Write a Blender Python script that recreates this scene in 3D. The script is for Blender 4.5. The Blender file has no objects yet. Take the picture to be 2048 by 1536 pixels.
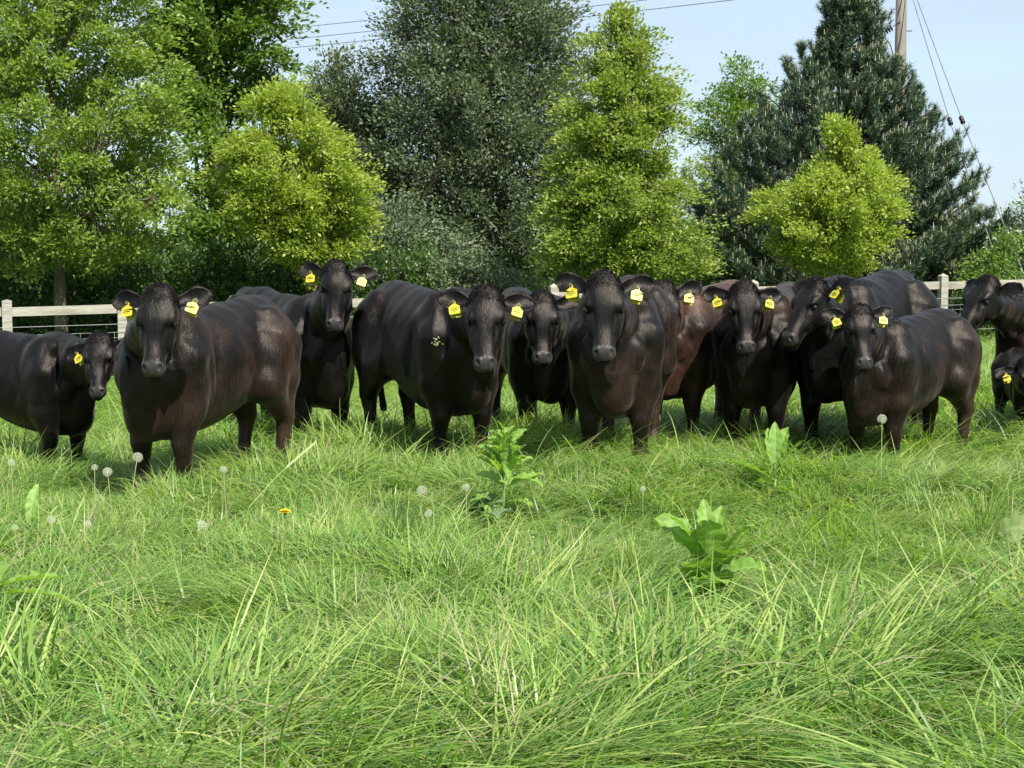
import bpy, math, random
import numpy as np
from mathutils import Vector
sc = bpy.context.scene
R = math.radians
random.seed(7)
rng = np.random.default_rng(7)

# ---------------------------------------------------------------- camera
F_PX, HOR, CAMZ = 3000.0, 530.0, 1.5
PITCH = math.atan((768 - HOR) / F_PX)
cam_d = bpy.data.cameras.new('camera')
cam = bpy.data.objects.new('camera', cam_d)
sc.collection.objects.link(cam)
cam.location = (0, 0, CAMZ)
cam.rotation_euler = (R(90) - PITCH, 0, 0)
cam_d.sensor_width = 36
cam_d.lens = F_PX / 2048 * 36
cam_d.clip_end = 3000
sc.camera = cam
sc.render.resolution_x, sc.render.resolution_y = 1024, 768

# ---------------------------------------------------------------- sky and sun
SUN_EL, SUN_AZ = R(48), R(32)           # azimuth: to the right of straight behind the camera
sun_vec = Vector((math.sin(SUN_AZ) * math.cos(SUN_EL), -math.cos(SUN_AZ) * math.cos(SUN_EL), math.sin(SUN_EL)))
w = bpy.data.worlds.new('World'); sc.world = w; w.use_nodes = True
nt = w.node_tree; bg = nt.nodes['Background']
sky = nt.nodes.new('ShaderNodeTexSky'); sky.sky_type = 'NISHITA'; sky.sun_disc = False
sky.sun_elevation = SUN_EL
sky.sun_rotation = math.atan2(sun_vec.x, sun_vec.y)
sky.air_density = 0.9; sky.dust_density = 0.6; sky.ozone_density = 2.5
# thin high veil of cloud over the blue
wtc = nt.nodes.new('ShaderNodeTexCoord'); wmp = nt.nodes.new('ShaderNodeMapping'); wmp.inputs['Scale'].default_value = (2.2, 2.2, 7); wno = nt.nodes.new('ShaderNodeTexNoise')
wno.inputs['Scale'].default_value = 1.6; wno.inputs['Detail'].default_value = 4
nt.links.new(wtc.outputs['Generated'], wmp.inputs[0]); nt.links.new(wmp.outputs[0], wno.inputs['Vector'])
wmr = nt.nodes.new('ShaderNodeMapRange'); wmr.inputs[1].default_value = .3; wmr.inputs[2].default_value = .75; wmr.inputs[3].default_value = .8; wmr.inputs[4].default_value = .96
nt.links.new(wno.outputs['Fac'], wmr.inputs[0])
wmx = nt.nodes.new('ShaderNodeMix'); wmx.data_type = 'RGBA'; nt.links.new(wmr.outputs[0], wmx.inputs['Factor']); nt.links.new(sky.outputs[0], wmx.inputs['A']); wmx.inputs['B'].default_value = (1.6, 1.92, 2.18, 1)
nt.links.new(wmx.outputs['Result'], bg.inputs[0]); bg.inputs[1].default_value = 0.15
sd = bpy.data.lights.new('sun', 'SUN'); sd.energy = 3.6; sd.angle = R(0.6); sd.color = (1, 0.95, 0.86)
sun = bpy.data.objects.new('sun', sd); sc.collection.objects.link(sun)
sun.rotation_euler = sun_vec.to_track_quat('Z', 'Y').to_euler()
sc.view_settings.view_transform = 'Standard'; sc.view_settings.look = 'None'
sc.view_settings.exposure = 1.34; sc.view_settings.gamma = 1
sc.cycles.max_bounces = 8; sc.cycles.transparent_max_bounces = 8

# ---------------------------------------------------------------- helpers
def at(px, py, Y):
    cp, sp = math.cos(PITCH), math.sin(PITCH)
    d = np.array([px - 1024.0, F_PX * cp + (768 - py) * sp, -F_PX * sp + (768 - py) * cp])
    return np.array([0, 0, CAMZ]) + d * (Y / d[1])

def link(o, parent=None):
    sc.collection.objects.link(o)
    if parent is not None: o.parent = parent
    return o

def tag(o, label=None, cat=None, group=None, kind=None):
    if label: o['label'] = label
    if cat: o['category'] = cat
    if group: o['group'] = group
    if kind: o['kind'] = kind
    return o

def empty(name, loc=(0, 0, 0), rz=0):
    o = bpy.data.objects.new(name, None); o.location = loc; o.rotation_euler = (0, 0, rz)
    o.empty_display_size = 0.2
    return link(o)

def mesh_np(name, V, faces, mats, attrs=None, smooth=False, mi=None):
    """faces: list of (M,k) int arrays"""
    me = bpy.data.meshes.new(name)
    V = np.asarray(V, dtype=np.float32)
    if isinstance(faces, np.ndarray): faces = [faces]
    me.vertices.add(len(V)); me.vertices.foreach_set('co', V.ravel())
    idx = np.concatenate([f.ravel() for f in faces]).astype(np.int32)
    tot = np.concatenate([np.full(len(f), f.shape[1]) for f in faces]).astype(np.int32)
    st = np.concatenate([[0], np.cumsum(tot)[:-1]]).astype(np.int32)
    me.loops.add(len(idx)); me.loops.foreach_set('vertex_index', idx)
    me.polygons.add(len(tot)); me.polygons.foreach_set('loop_start', st)
    me.update(calc_edges=True)
    if not isinstance(mats, (list, tuple)): mats = [mats]
    for m in mats: me.materials.append(m)
    if mi is not None: me.polygons.foreach_set('material_index', np.asarray(mi, dtype=np.int32))
    me.polygons.foreach_set('use_smooth', np.full(len(tot), smooth))
    for k, a in (attrs or {}).items():
        at_ = me.attributes.new(k, 'FLOAT', 'POINT'); at_.data.foreach_set('value', np.asarray(a, dtype=np.float32))
    return me

def obj_np(name, *a, parent=None, **k):
    return link(bpy.data.objects.new(name, mesh_np(name, *a, **k)), parent)

def nrm(a):
    return a / np.maximum(np.linalg.norm(a, axis=-1, keepdims=True), 1e-9)

class Buf:
    """collects pieces that end up in ONE mesh"""
    def __init__(s): s.V = []; s.F3 = []; s.F4 = []; s.n = 0; s.A = []
    def add(s, V, F, a=0.0):
        V = np.asarray(V, float); F = np.asarray(F, int)
        s.V.append(V); (s.F3 if F.shape[1] == 3 else s.F4).append(F + s.n); s.n += len(V)
        s.A.append(np.full(len(V), a) if np.isscalar(a) else np.asarray(a))
    def tube(s, pts, rad, n=6, a=0.0, cap=True):
        pts = np.asarray(pts, float); rad = np.broadcast_to(np.asarray(rad, float), (len(pts),))
        t = nrm(np.gradient(pts, axis=0))
        ref = np.array([0, 0, 1.0]) if abs(t[0][2]) < .9 else np.array([1.0, 0, 0])
        u = nrm(np.cross(t, ref)); v = np.cross(t, u)
        an = np.arange(n) / n * 2 * math.pi
        V = pts[:, None] + rad[:, None, None] * (np.cos(an)[None, :, None] * u[:, None] + np.sin(an)[None, :, None] * v[:, None])
        m = len(pts); i = np.arange(m - 1)[:, None] * n; j = np.arange(n)[None]; j2 = (j + 1) % n
        F = np.stack([i + j, i + j2, i + n + j2, i + n + j], -1).reshape(-1, 4)
        V = V.reshape(-1, 3)
        if cap:
            k = len(V); V = np.vstack([V, pts[0], pts[-1]])
            F3 = [[k, (q + 1) % n, q] for q in range(n)] + [[k + 1, (m - 1) * n + q, (m - 1) * n + (q + 1) % n] for q in range(n)]
            s.V.append(V); s.F4.append(F + s.n); s.F3.append(np.array(F3) + s.n); s.n += len(V); s.A.append(np.full(len(V), a))
        else: s.add(V, F, a)
    def box(s, c, ex, ey, ez, a=0.0):
        c, ex, ey, ez = (np.asarray(q, float) for q in (c, ex, ey, ez))
        V = [c + sx * ex + sy * ey + sz * ez for sz in (-1, 1) for sy in (-1, 1) for sx in (-1, 1)]
        s.add(V, [[0, 2, 3, 1], [4, 5, 7, 6], [0, 1, 5, 4], [2, 6, 7, 3], [0, 4, 6, 2], [1, 3, 7, 5]], a)
    def build(s, name, mat, parent=None, smooth=False, attr='rnd'):
        fs = [np.vstack(f) for f in (s.F4, s.F3) if f]
        return obj_np(name, np.vstack(s.V), fs, mat, {attr: np.concatenate(s.A)}, smooth, parent=parent)

def vnoise(P, seed=0, scale=1.0):
    """smooth value noise in -1..1"""
    P = np.asarray(P, float) * scale; i = np.floor(P).astype(np.int64); f = P - i; f = f * f * (3 - 2 * f)
    D = P.shape[1]; out = 0
    for c in range(2 ** D):
        b = [(c >> d) & 1 for d in range(D)]
        h = np.full(len(P), seed * 1013 + 7, dtype=np.int64); wgt = 1.0
        for d in range(D):
            h = (h * 73856093) ^ ((i[:, d] + b[d]) * (19349663, 83492791, 50331653)[d])
            wgt = wgt * (f[:, d] if b[d] else 1 - f[:, d])
        h = (h ^ (h >> 13)) * 1274126177 & 0x7fffffff; h = (h ^ (h >> 16)) & 0xffff
        out = out + wgt * (h / 32767.5 - 1)
    return out

# ---------------------------------------------------------------- terrain height
def sstep(a, b, x):
    t = np.clip((x - a) / (b - a), 0, 1); return t * t * (3 - 2 * t)

def gz(X, Y):
    X = np.asarray(X, float); Y = np.asarray(Y, float)
    shp = np.broadcast(X, Y).shape
    x = np.broadcast_to(X, shp).ravel(); y = np.broadcast_to(Y, shp).ravel()
    P = np.stack([x, y], 1)
    z = 0.035 * vnoise(P, 3, 1.1) * sstep(60, 30, y) + 0.03 * vnoise(P, 4, 2.6) * sstep(18, 12, y) + 0.05 * vnoise(P, 5, 0.35)
    z = z + 0.11 * np.exp(-((y - 9.35) / 0.75) ** 2) * sstep(-1.6, -0.6, x) * sstep(6, 4, x)
    z = z + (-0.14 + 0.02 * np.clip(x, -9, 9)) * sstep(14, 22, y)
    return z.reshape(shp)

# ---------------------------------------------------------------- materials
def mat(name):
    m = bpy.data.materials.new(name); m.use_nodes = True
    return m, m.node_tree.nodes, m.node_tree.links, m.node_tree.nodes['Principled BSDF']

def ramp(N, stops, interp='LINEAR'):
    r = N.new('ShaderNodeValToRGB'); r.color_ramp.interpolation = interp
    e = r.color_ramp.elements
    while len(e) < len(stops): e.new(0.5)
    for q, (p, c) in zip(e, stops): q.position = p; q.color = (*c, 1)
    return r

def leaf_mat(name, stops, trans=0.35, rough=0.45, spec=0.35, patch=0.0, patch_scale=1.5, tcol=1.3, world=False):
    m, N, L, b = mat(name)
    a = N.new('ShaderNodeAttribute'); a.attribute_name = 'rnd'
    r = ramp(N, stops)
    src = a.outputs['Fac']
    if patch:
        tc = N.new('ShaderNodeTexCoord'); no = N.new('ShaderNodeTexNoise'); no.inputs['Scale'].default_value = patch_scale
        no.inputs['Detail'].default_value = 2
        L.new(N.new('ShaderNodeNewGeometry').outputs['Position'] if world else tc.outputs['Object'], no.inputs['Vector'])
        mx = N.new('ShaderNodeMath'); mx.operation = 'MULTIPLY_ADD'
        mx.inputs[1].default_value = patch; L.new(no.outputs['Fac'], mx.inputs[0])
        ad = N.new('ShaderNodeMath'); ad.operation = 'SUBTRACT'; L.new(src, ad.inputs[0]); ad.inputs[1].default_value = patch * 0.5
        L.new(ad.outputs[0], mx.inputs[2]); src = mx.outputs[0]
    L.new(src, r.inputs[0]); L.new(r.outputs[0], b.inputs['Base Color'])
    b.inputs['Roughness'].default_value = rough; b.inputs['Specular IOR Level'].default_value = spec
    if trans:
        t = N.new('ShaderNodeBsdfTranslucent'); g = N.new('ShaderNodeMix'); g.data_type = 'RGBA'; g.blend_type = 'MULTIPLY'
        g.inputs['Factor'].default_value = 1; L.new(r.outputs[0], g.inputs['A']); g.inputs['B'].default_value = (1.15 * tcol, 1.25 * tcol, 0.5 * tcol, 1)
        L.new(g.outputs['Result'], t.inputs[0])
        ms = N.new('ShaderNodeMixShader'); ms.inputs[0].default_value = trans
        L.new(b.outputs[0], ms.inputs[1]); L.new(t.outputs[0], ms.inputs[2])
        L.new(ms.outputs[0], N['Material Output'].inputs[0])
    return m

def noisy(name, c1, c2, scale=(8, 8, 8), rough=0.8, bump=0.3, detail=5, dist=0.01, spec=0.3):
    m, N, L, b = mat(name)
    tc = N.new('ShaderNodeTexCoord'); mp = N.new('ShaderNodeMapping'); mp.inputs['Scale'].default_value = scale
    no = N.new('ShaderNodeTexNoise'); no.inputs['Scale'].default_value = 1; no.inputs['Detail'].default_value = detail; no.inputs['Roughness'].default_value = .65
    L.new(tc.outputs['Object'], mp.inputs[0]); L.new(mp.outputs[0], no.inputs['Vector'])
    r = ramp(N, [(0.3, c1), (0.7, c2)]); L.new(no.outputs['Fac'], r.inputs[0]); L.new(r.outputs[0], b.inputs['Base Color'])
    b.inputs['Roughness'].default_value = rough; b.inputs['Specular IOR Level'].default_value = spec
    if bump:
        bp = N.new('ShaderNodeBump'); bp.inputs['Strength'].default_value = bump; bp.inputs['Distance'].default_value = dist
        L.new(no.outputs['Fac'], bp.inputs['Height']); L.new(bp.outputs[0], b.inputs['Normal'])
    return m

M = {}
M['soil'] = noisy('turf soil', (0.015, 0.032, 0.008), (0.05, 0.09, 0.02), (40, 40, 40), 1.0, 0.6, dist=.03)
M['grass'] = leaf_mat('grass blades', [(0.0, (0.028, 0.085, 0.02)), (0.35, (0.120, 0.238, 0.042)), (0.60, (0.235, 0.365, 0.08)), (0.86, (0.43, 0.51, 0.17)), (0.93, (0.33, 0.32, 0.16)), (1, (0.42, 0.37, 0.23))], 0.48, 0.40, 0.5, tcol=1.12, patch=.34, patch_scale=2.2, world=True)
M['bark'] = noisy('grey brown bark', (0.055, 0.045, 0.03), (0.15, 0.13, 0.085), (14, 14, 4), 0.9, 0.8)
M['bark_dark'] = noisy('dark bark', (0.018, 0.016, 0.012), (0.06, 0.05, 0.038), (14, 14, 4), 0.9, 0.8)
M['fence'] = noisy('weathered pale timber', (0.17, 0.165, 0.13), (0.42, 0.40, 0.34), (2, 2, 26), 0.85, 0.4, detail=8)
M['rail'] = noisy('weathered pale rail timber', (0.17, 0.16, 0.12), (0.43, 0.41, 0.34), (1.6, 3, 12), 0.85, 0.4, detail=8)
M['wire'] = noisy('galvanised wire', (0.28, 0.29, 0.29), (0.45, 0.46, 0.46), (9, 9, 9), 0.45, 0, spec=.6)
M['dark_wire'] = noisy('dark power cable', (0.10, 0.11, 0.12), (0.2, 0.21, 0.22), (9, 9, 9), 0.5, 0)
M['pole'] = noisy('weathered pole timber', (0.10, 0.092, 0.075), (0.24, 0.22, 0.18), (9, 9, 1.2), 0.9, 0.5, detail=8)
M['black'] = noisy('black ceramic', (0.012, 0.012, 0.013), (0.03, 0.03, 0.032), (9, 9, 9), 0.3, 0)
M['yellow'] = noisy('yellow tag plastic', (0.32, 0.29, 0.03), (0.48, 0.44, 0.025), (22, 22, 22), 0.4, 0)
M['print'] = noisy('dark tag print', (0.06, 0.06, 0.02), (0.10, 0.10, 0.03), (30, 30, 30), 0.6, 0)

def fur_material():
    m, N, L, b = mat('cattle hair')
    tc = N.new('ShaderNodeTexCoord')
    br = N.new('ShaderNodeAttribute'); br.attribute_name = 'brown'
    mz = N.new('ShaderNodeAttribute'); mz.attribute_name = 'muzzle'
    hf = N.new('ShaderNodeAttribute'); hf.attribute_name = 'flow'; hf.attribute_type = 'GEOMETRY'
    # broad patches
    n1 = N.new('ShaderNodeTexNoise'); n1.inputs['Scale'].default_value = 4.5; n1.inputs['Detail'].default_value = 4
    L.new(tc.outputs['Object'], n1.inputs['Vector'])
    # streaky hair
    mp = N.new('ShaderNodeMapping'); mp.inputs['Scale'].default_value = (85, 140, 14); mp.inputs['Rotation'].default_value = (0, 0.5, 0)
    n2 = N.new('ShaderNodeTexNoise'); n2.inputs['Scale'].default_value = 1.0; n2.inputs['Detail'].default_value = 5; n2.inputs['Distortion'].default_value = 0.6
    n2.inputs['Roughness'].default_value = 0.7
    L.new(tc.outputs['Object'], mp.inputs[0]); L.new(mp.outputs[0], n2.inputs['Vector'])
    mm = N.new('ShaderNodeMath'); mm.operation = 'MULTIPLY_ADD'; L.new(n1.outputs['Fac'], mm.inputs[0]); mm.inputs[1].default_value = 1.1
    m3 = N.new('ShaderNodeMath'); m3.operation = 'MULTIPLY_ADD'; L.new(n2.outputs['Fac'], m3.inputs[0]); m3.inputs[1].default_value = 0.75; m3.inputs[2].default_value = -1.03
    L.new(m3.outputs[0], mm.inputs[2])
    ad = N.new('ShaderNodeMath'); ad.operation = 'ADD'; ad.use_clamp = True; L.new(mm.outputs[0], ad.inputs[0]); L.new(br.outputs['Fac'], ad.inputs[1])
    r = ramp(N, [(0.0, (0.0016, 0.0015, 0.0016)), (0.26, (0.0048, 0.0035, 0.0030)), (0.58, (0.026, 0.0142, 0.0095)), (1, (0.092, 0.042, 0.026))])
    L.new(ad.outputs[0], r.inputs[0])
    mx = N.new('ShaderNodeMix'); mx.data_type = 'RGBA'; L.new(mz.outputs['Fac'], mx.inputs['Factor']); L.new(r.outputs[0], mx.inputs['A'])
    mx.inputs['B'].default_value = (0.034, 0.032, 0.033, 1)
    L.new(mx.outputs['Result'], b.inputs['Base Color'])
    rr = N.new('ShaderNodeMapRange'); L.new(n2.outputs['Fac'], rr.inputs[0]); rr.inputs[1].default_value = .3; rr.inputs[2].default_value = .7
    rr.inputs[3].default_value = 0.30; rr.inputs[4].default_value = 0.50
    rm = N.new('ShaderNodeMix'); rm.data_type = 'FLOAT'; L.new(mz.outputs['Fac'], rm.inputs['Factor']); L.new(rr.outputs[0], rm.inputs[2]); rm.inputs[3].default_value = 0.24
    L.new(rm.outputs[0], b.inputs['Roughness'])
    b.inputs['Specular IOR Level'].default_value = 0.25; b.inputs['Specular Tint'].default_value = (1, 0.9, 0.82, 1)
    b.inputs['Sheen Weight'].default_value = 0.05; b.inputs['Sheen Roughness'].default_value = 0.4; b.inputs['Sheen Tint'].default_value = (1, 0.85, 0.75, 1)
    bp = N.new('ShaderNodeBump'); bp.inputs['Strength'].default_value = 0.6; bp.inputs['Distance'].default_value = 0.006
    L.new(n2.outputs['Fac'], bp.inputs['Height']); 
    n3 = N.new('ShaderNodeTexNoise'); n3.inputs['Scale'].default_value = 1; n3.inputs['Detail'].default_value = 3; n3.inputs['Distortion'].default_value = 0.5
    mp3 = N.new('ShaderNodeMapping'); mp3.inputs['Scale'].default_value = (20, 34, 5); mp3.inputs['Rotation'].default_value = (0, 0.5, 0)
    L.new(tc.outputs['Object'], mp3.inputs[0]); L.new(mp3.outputs[0], n3.inputs['Vector'])
    bp2 = N.new('ShaderNodeBump'); bp2.inputs['Strength'].default_value = 0.28; bp2.inputs['Distance'].default_value = 0.016
    L.new(n3.outputs['Fac'], bp2.inputs['Height']); L.new(bp2.outputs[0], bp.inputs['Normal'])
    L.new(bp.outputs[0], b.inputs['Normal'])
    return m
M['fur'] = fur_material()
m, N, L, b = mat('wet dark eye'); b.inputs['Base Color'].default_value = (0.008, 0.006, 0.006, 1); b.inputs['Roughness'].default_value = 0.06; M['eye'] = m
m, N, L, b = mat('moist black nose skin'); b.inputs['Base Color'].default_value = (0.03, 0.03, 0.032, 1); b.inputs['Roughness'].default_value = 0.25; M['nose'] = m

# ---------------------------------------------------------------- ground sheet
gx = np.unique(np.concatenate([[-300, -160, -90, -50, -30, -20], np.arange(-14, 14.01, .14), [20, 30, 50, 90, 160, 300]]))
gy = np.unique(np.concatenate([[-60, -30, -12, -6], np.arange(-2, 34.01, .14), [38, 44, 55, 75, 110, 160, 240, 400]]))
GX, GY = np.meshgrid(gx, gy, indexing='ij'); ng = len(gy)
gi = np.arange(len(gx) * ng).reshape(len(gx), ng)
GF = np.stack([gi[:-1, :-1], gi[1:, :-1], gi[1:, 1:], gi[:-1, 1:]], -1).reshape(-1, 4)
o = obj_np('ground', np.stack([GX.ravel(), GY.ravel(), gz(GX, GY).ravel()], 1), GF, M['soil'], None, True); tag(o, kind='structure')

# ---------------------------------------------------------------- grass: tufts of curved blades, scattered as one ground cover
def blades(n, rs, spread, len_rng, w_rng, lean, droop, comb=0.0, dead=.04, tone=0.0, seg=5):
    """numpy blades: returns V, F, rnd. They lean mostly towards +x when comb > 0"""
    ang = rs.uniform(0, 2 * math.pi, n); rr = spread * np.sqrt(rs.uniform(0, 1, n))
    bx, by = rr * np.cos(ang), rr * np.sin(ang)
    az = np.where(rs.uniform(0, 1, n) < comb, rs.normal(0, .38, n), ang + rs.normal(0, 1.0, n))
    Ln = rs.uniform(*len_rng, n); wd = rs.uniform(*w_rng, n)
    th0 = np.clip(rs.normal(lean, .18, n), .02, 1.2); th1 = th0 + np.clip(rs.normal(droop, .35, n), .05, 2.2)
    P = np.zeros((n, seg + 1, 3)); P[:, 0] = np.stack([bx, by, np.full(n, -.02)], 1)
    wob = rs.normal(0, .18, n)
    for i in range(seg):
        t = (i + .5) / seg; th = th0 + (th1 - th0) * t**1.2; a = az + wob * t
        P[:, i + 1] = P[:, i] + (Ln / seg)[:, None] * np.stack([np.sin(th) * np.cos(a), np.sin(th) * np.sin(a), np.cos(th)], 1)
        P[:, i + 1, 2] = np.maximum(P[:, i + 1, 2], .008 + .01 * rs.uniform(0, 1, n))
    sd = np.stack([-np.sin(az), np.cos(az), rs.normal(0, .35, n)], 1); sd /= np.linalg.norm(sd, axis=1, keepdims=True)
    prof = np.array([.55, .95, 1, .85, .6, .08]) if seg == 5 else np.interp(np.arange(seg + 1) / seg, [0, .2, .5, .8, 1], [.55, 1, .95, .6, .08])
    W_ = wd[:, None, None] * .5 * prof[None, :, None] * sd[:, None]
    V = np.stack([P - W_, P + W_], 2).reshape(n, -1, 3)
    k = (seg + 1) * 2; i = np.arange(seg) * 2
    f = np.stack([i, i + 1, i + 3, i + 2], 1)
    F = (np.arange(n)[:, None, None] * k + f).reshape(-1, 4)
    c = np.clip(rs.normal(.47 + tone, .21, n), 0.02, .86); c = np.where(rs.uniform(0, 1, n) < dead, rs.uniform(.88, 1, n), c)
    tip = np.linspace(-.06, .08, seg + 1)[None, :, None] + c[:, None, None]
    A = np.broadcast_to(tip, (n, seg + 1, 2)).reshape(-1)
    return V.reshape(-1, 3), F, A

tufts = []
gcol = bpy.data.collections.new('grass tuft sources')      # not linked to the scene: sources for the scatter only
specs = [  # n, spread, len, width, lean, droop, comb, dead, tone
    (72, .14, (.22, .50), (0.0041, 0.0101), .55, 1.7, .70, .05, 0.0),
    (72, .15, (.18, .42), (0.0041, 0.0095), .45, 1.5, .50, .05, .08),
    (90, .16, (.26, .58), (0.0043, 0.0101), .80, 1.35, .90, .03, -.02),
    (85, .16, (.28, .60), (0.0043, 0.0101), 1.0, .85, .95, .05, .08),
    (67, .13, (.12, .32), (0.0041, 0.0088), .35, 1.3, .25, .06, .05),
    (63, .14, (.12, .30), (0.0054, 0.0135), .5, 1.4, .25, .04, .12),
    (19, .16, (.30, .55), (0.0032, 0.0068), .35, 1.1, .50, .30, .12),
    (67, .08, (.22, .38), (0.0041, 0.0074), .25, .95, .35, .06, -.06),
]
for i, (n, spd, lr, wr, ln_, dr, cb, dd, tn) in enumerate(specs):
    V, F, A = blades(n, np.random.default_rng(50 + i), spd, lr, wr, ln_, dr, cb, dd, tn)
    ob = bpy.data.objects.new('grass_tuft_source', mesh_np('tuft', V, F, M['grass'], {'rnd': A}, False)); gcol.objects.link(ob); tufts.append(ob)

def scatter():
    pts = []
    for (y0, y1, dens) in ((1.5, 8, 88), (8, 13, 66), (13, 20, 32), (20, 37, 17)):
        hw = lambda y: .38 * y + 1.6
        A = (hw(y1) + hw(y0)) * (y1 - y0); n = int(A * dens)
        y = rng.uniform(y0, y1, n * 2); x = rng.uniform(-1, 1, n * 2) * hw(y1); k = np.abs(x) < hw(y); x, y = x[k][:n], y[k][:n]
        pts.append(np.stack([x, y], 1))
    P = np.vstack(pts); n = len(P)
    big = 1.3 * vnoise(P, 11, 1.2); mid = vnoise(P, 12, 2.3); fl = vnoise(P, 13, .55); fl2 = vnoise(P, 14, 1.7)
    rot = R(8) + 2.8 * fl + 1.9 * fl2 + rng.normal(0, .45, n)
    kind = np.zeros(n, int); u = rng.uniform(0, 1, n); sel = mid + rng.normal(0, .35, n)
    kind = np.where(sel < -.45, np.where(u < .5, 4, 5), np.where(sel < 0, np.where(u < .5, 0, 1), np.where(sel < .5, np.where(u < .6, 2, 0), np.where(u < .6, 3, 2))))
    kind = np.where(rng.uniform(0, 1, n) < .10, 6, kind); kind = np.where(rng.uniform(0, 1, n) < .05, 7, kind)
    sc_ = rng.uniform(.70, 1.05, n) * np.interp(P[:, 1], [4, 8, 9.5, 12], [.88, .78, .80, .95]) * (1 + .25 * big + .18 * mid)
    sc_ *= np.where(P[:, 1] > 13, .85, 1) * np.where(P[:, 1] > 19, .9, 1)
    # shorter where the photo shows hooves: front left
    sc_ *= 1 - .38 * np.exp(-((P[:, 0] + 2.2) / 1.5)**2 - ((P[:, 1] - 9.3) / 1.5)**2)
    sc_ *= 1 - .06 * np.exp(-((P[:, 1] - 11.2) / 1.6)**2)
    kind = np.where((kind >= 4) & (kind < 6) & (rng.uniform(0, 1, n) < .45), 1, kind); keep = np.ones(n, bool)
    tiltx = rng.normal(0, .12, n); tilty = rng.normal(0, .12, n)
    z = gz(P[:, 0], P[:, 1])
    co = np.stack([P[:, 0], P[:, 1], z], 1)[keep]
    me = bpy.data.meshes.new('grass'); me.vertices.add(len(co)); me.vertices.foreach_set('co', co.astype(np.float32).ravel())
    a = me.attributes.new('rot', 'FLOAT_VECTOR', 'POINT'); a.data.foreach_set('vector', np.stack([tiltx, tilty, rot], 1)[keep].astype(np.float32).ravel())
    wsc = np.where(P[:, 1] > 9, 1 + (P[:, 1] - 9) * .09, 1.0)[keep] * np.interp(P[:, 1], [5, 8], [1.6, 1.22])[keep]
    s_ = sc_[keep]
    a = me.attributes.new('scl', 'FLOAT_VECTOR', 'POINT'); a.data.foreach_set('vector', np.stack([s_ * np.sqrt(wsc), s_ * np.sqrt(wsc), s_], 1).astype(np.float32).ravel())
    a = me.attributes.new('kind', 'INT', 'POINT'); a.data.foreach_set('value', kind[keep].astype(np.int32))
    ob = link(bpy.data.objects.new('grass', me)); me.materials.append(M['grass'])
    g = bpy.data.node_groups.new('scatter', 'GeometryNodeTree')
    g.interface.new_socket('Geometry', in_out='INPUT', socket_type='NodeSocketGeometry'); g.interface.new_socket('Geometry', in_out='OUTPUT', socket_type='NodeSocketGeometry')
    N, L = g.nodes, g.links
    gi_, go_ = N.new('NodeGroupInput'), N.new('NodeGroupOutput')
    ins = N.new('GeometryNodeInstanceOnPoints'); ins.inputs['Pick Instance'].default_value = True
    mtp = N.new('GeometryNodeMeshToPoints'); L.new(gi_.outputs[0], mtp.inputs[0]); L.new(mtp.outputs[0], ins.inputs['Points'])
    gti = N.new('GeometryNodeGeometryToInstance')
    for t in reversed(tufts):
        oi = N.new('GeometryNodeObjectInfo'); oi.inputs['Object'].default_value = t; oi.inputs['As Instance'].default_value = False
        L.new(oi.outputs['Geometry'], gti.inputs[0])
    L.new(gti.outputs[0], ins.inputs['Instance'])
    def na(nm, ty):
        q = N.new('GeometryNodeInputNamedAttribute'); q.data_type = ty; q.inputs[0].default_value = nm; return q
    r_, s2, k_ = na('rot', 'FLOAT_VECTOR'), na('scl', 'FLOAT_VECTOR'), na('kind', 'INT')
    e2r = N.new('FunctionNodeEulerToRotation'); L.new(r_.outputs['Attribute'], e2r.inputs[0])
    L.new(e2r.outputs[0], ins.inputs['Rotation']); L.new(s2.outputs['Attribute'], ins.inputs['Scale']); L.new(k_.outputs['Attribute'], ins.inputs['Instance Index'])
    L.new(ins.outputs[0], go_.inputs[0])
    md = ob.modifiers.new('scatter', 'NODES'); md.node_group = g
    tag(ob, 'long lush green meadow grass, bent and matted, covering the whole field', 'grass', kind='stuff')
scatter()

# ---------------------------------------------------------------- field plants
M['dock'] = leaf_mat('dock leaf', [(0, (0.11, 0.22, 0.035)), (.5, (0.20, 0.34, 0.06)), (1, (0.32, 0.45, 0.12))], .42, .5, .35)
M['dock_brown'] = leaf_mat('browned dock leaf', [(0, (0.10, 0.09, 0.05)), (.45, (0.13, 0.20, 0.05)), (1, (0.22, 0.24, 0.12))], .2, .65, .25, patch=1.2, patch_scale=14)
M['dock_rib'] = leaf_mat('dock rib', [(0, (0.20, 0.33, 0.10)), (1, (0.30, 0.42, 0.16))], .2, .5, .4)
M['stalk'] = leaf_mat('pale flower stalk', [(0, (0.22, 0.34, 0.08)), (1, (0.36, 0.38, 0.20))], .1, .5, .4)
M['fluff'] = leaf_mat('dandelion fluff', [(0, (0.62, 0.62, 0.56)), (1, (0.8, 0.8, 0.76))], .5, .7, .2, tcol=.8)
M['petal'] = leaf_mat('dandelion petal', [(0, (0.72, 0.52, 0.01)), (1, (0.80, 0.62, 0.02))], .15, .5, .3, tcol=.7)
M['thistle'] = leaf_mat('grey green thistle leaf', [(0, (0.06, 0.12, 0.05)), (1, (0.17, 0.25, 0.13))], .2, .6, .3)

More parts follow.
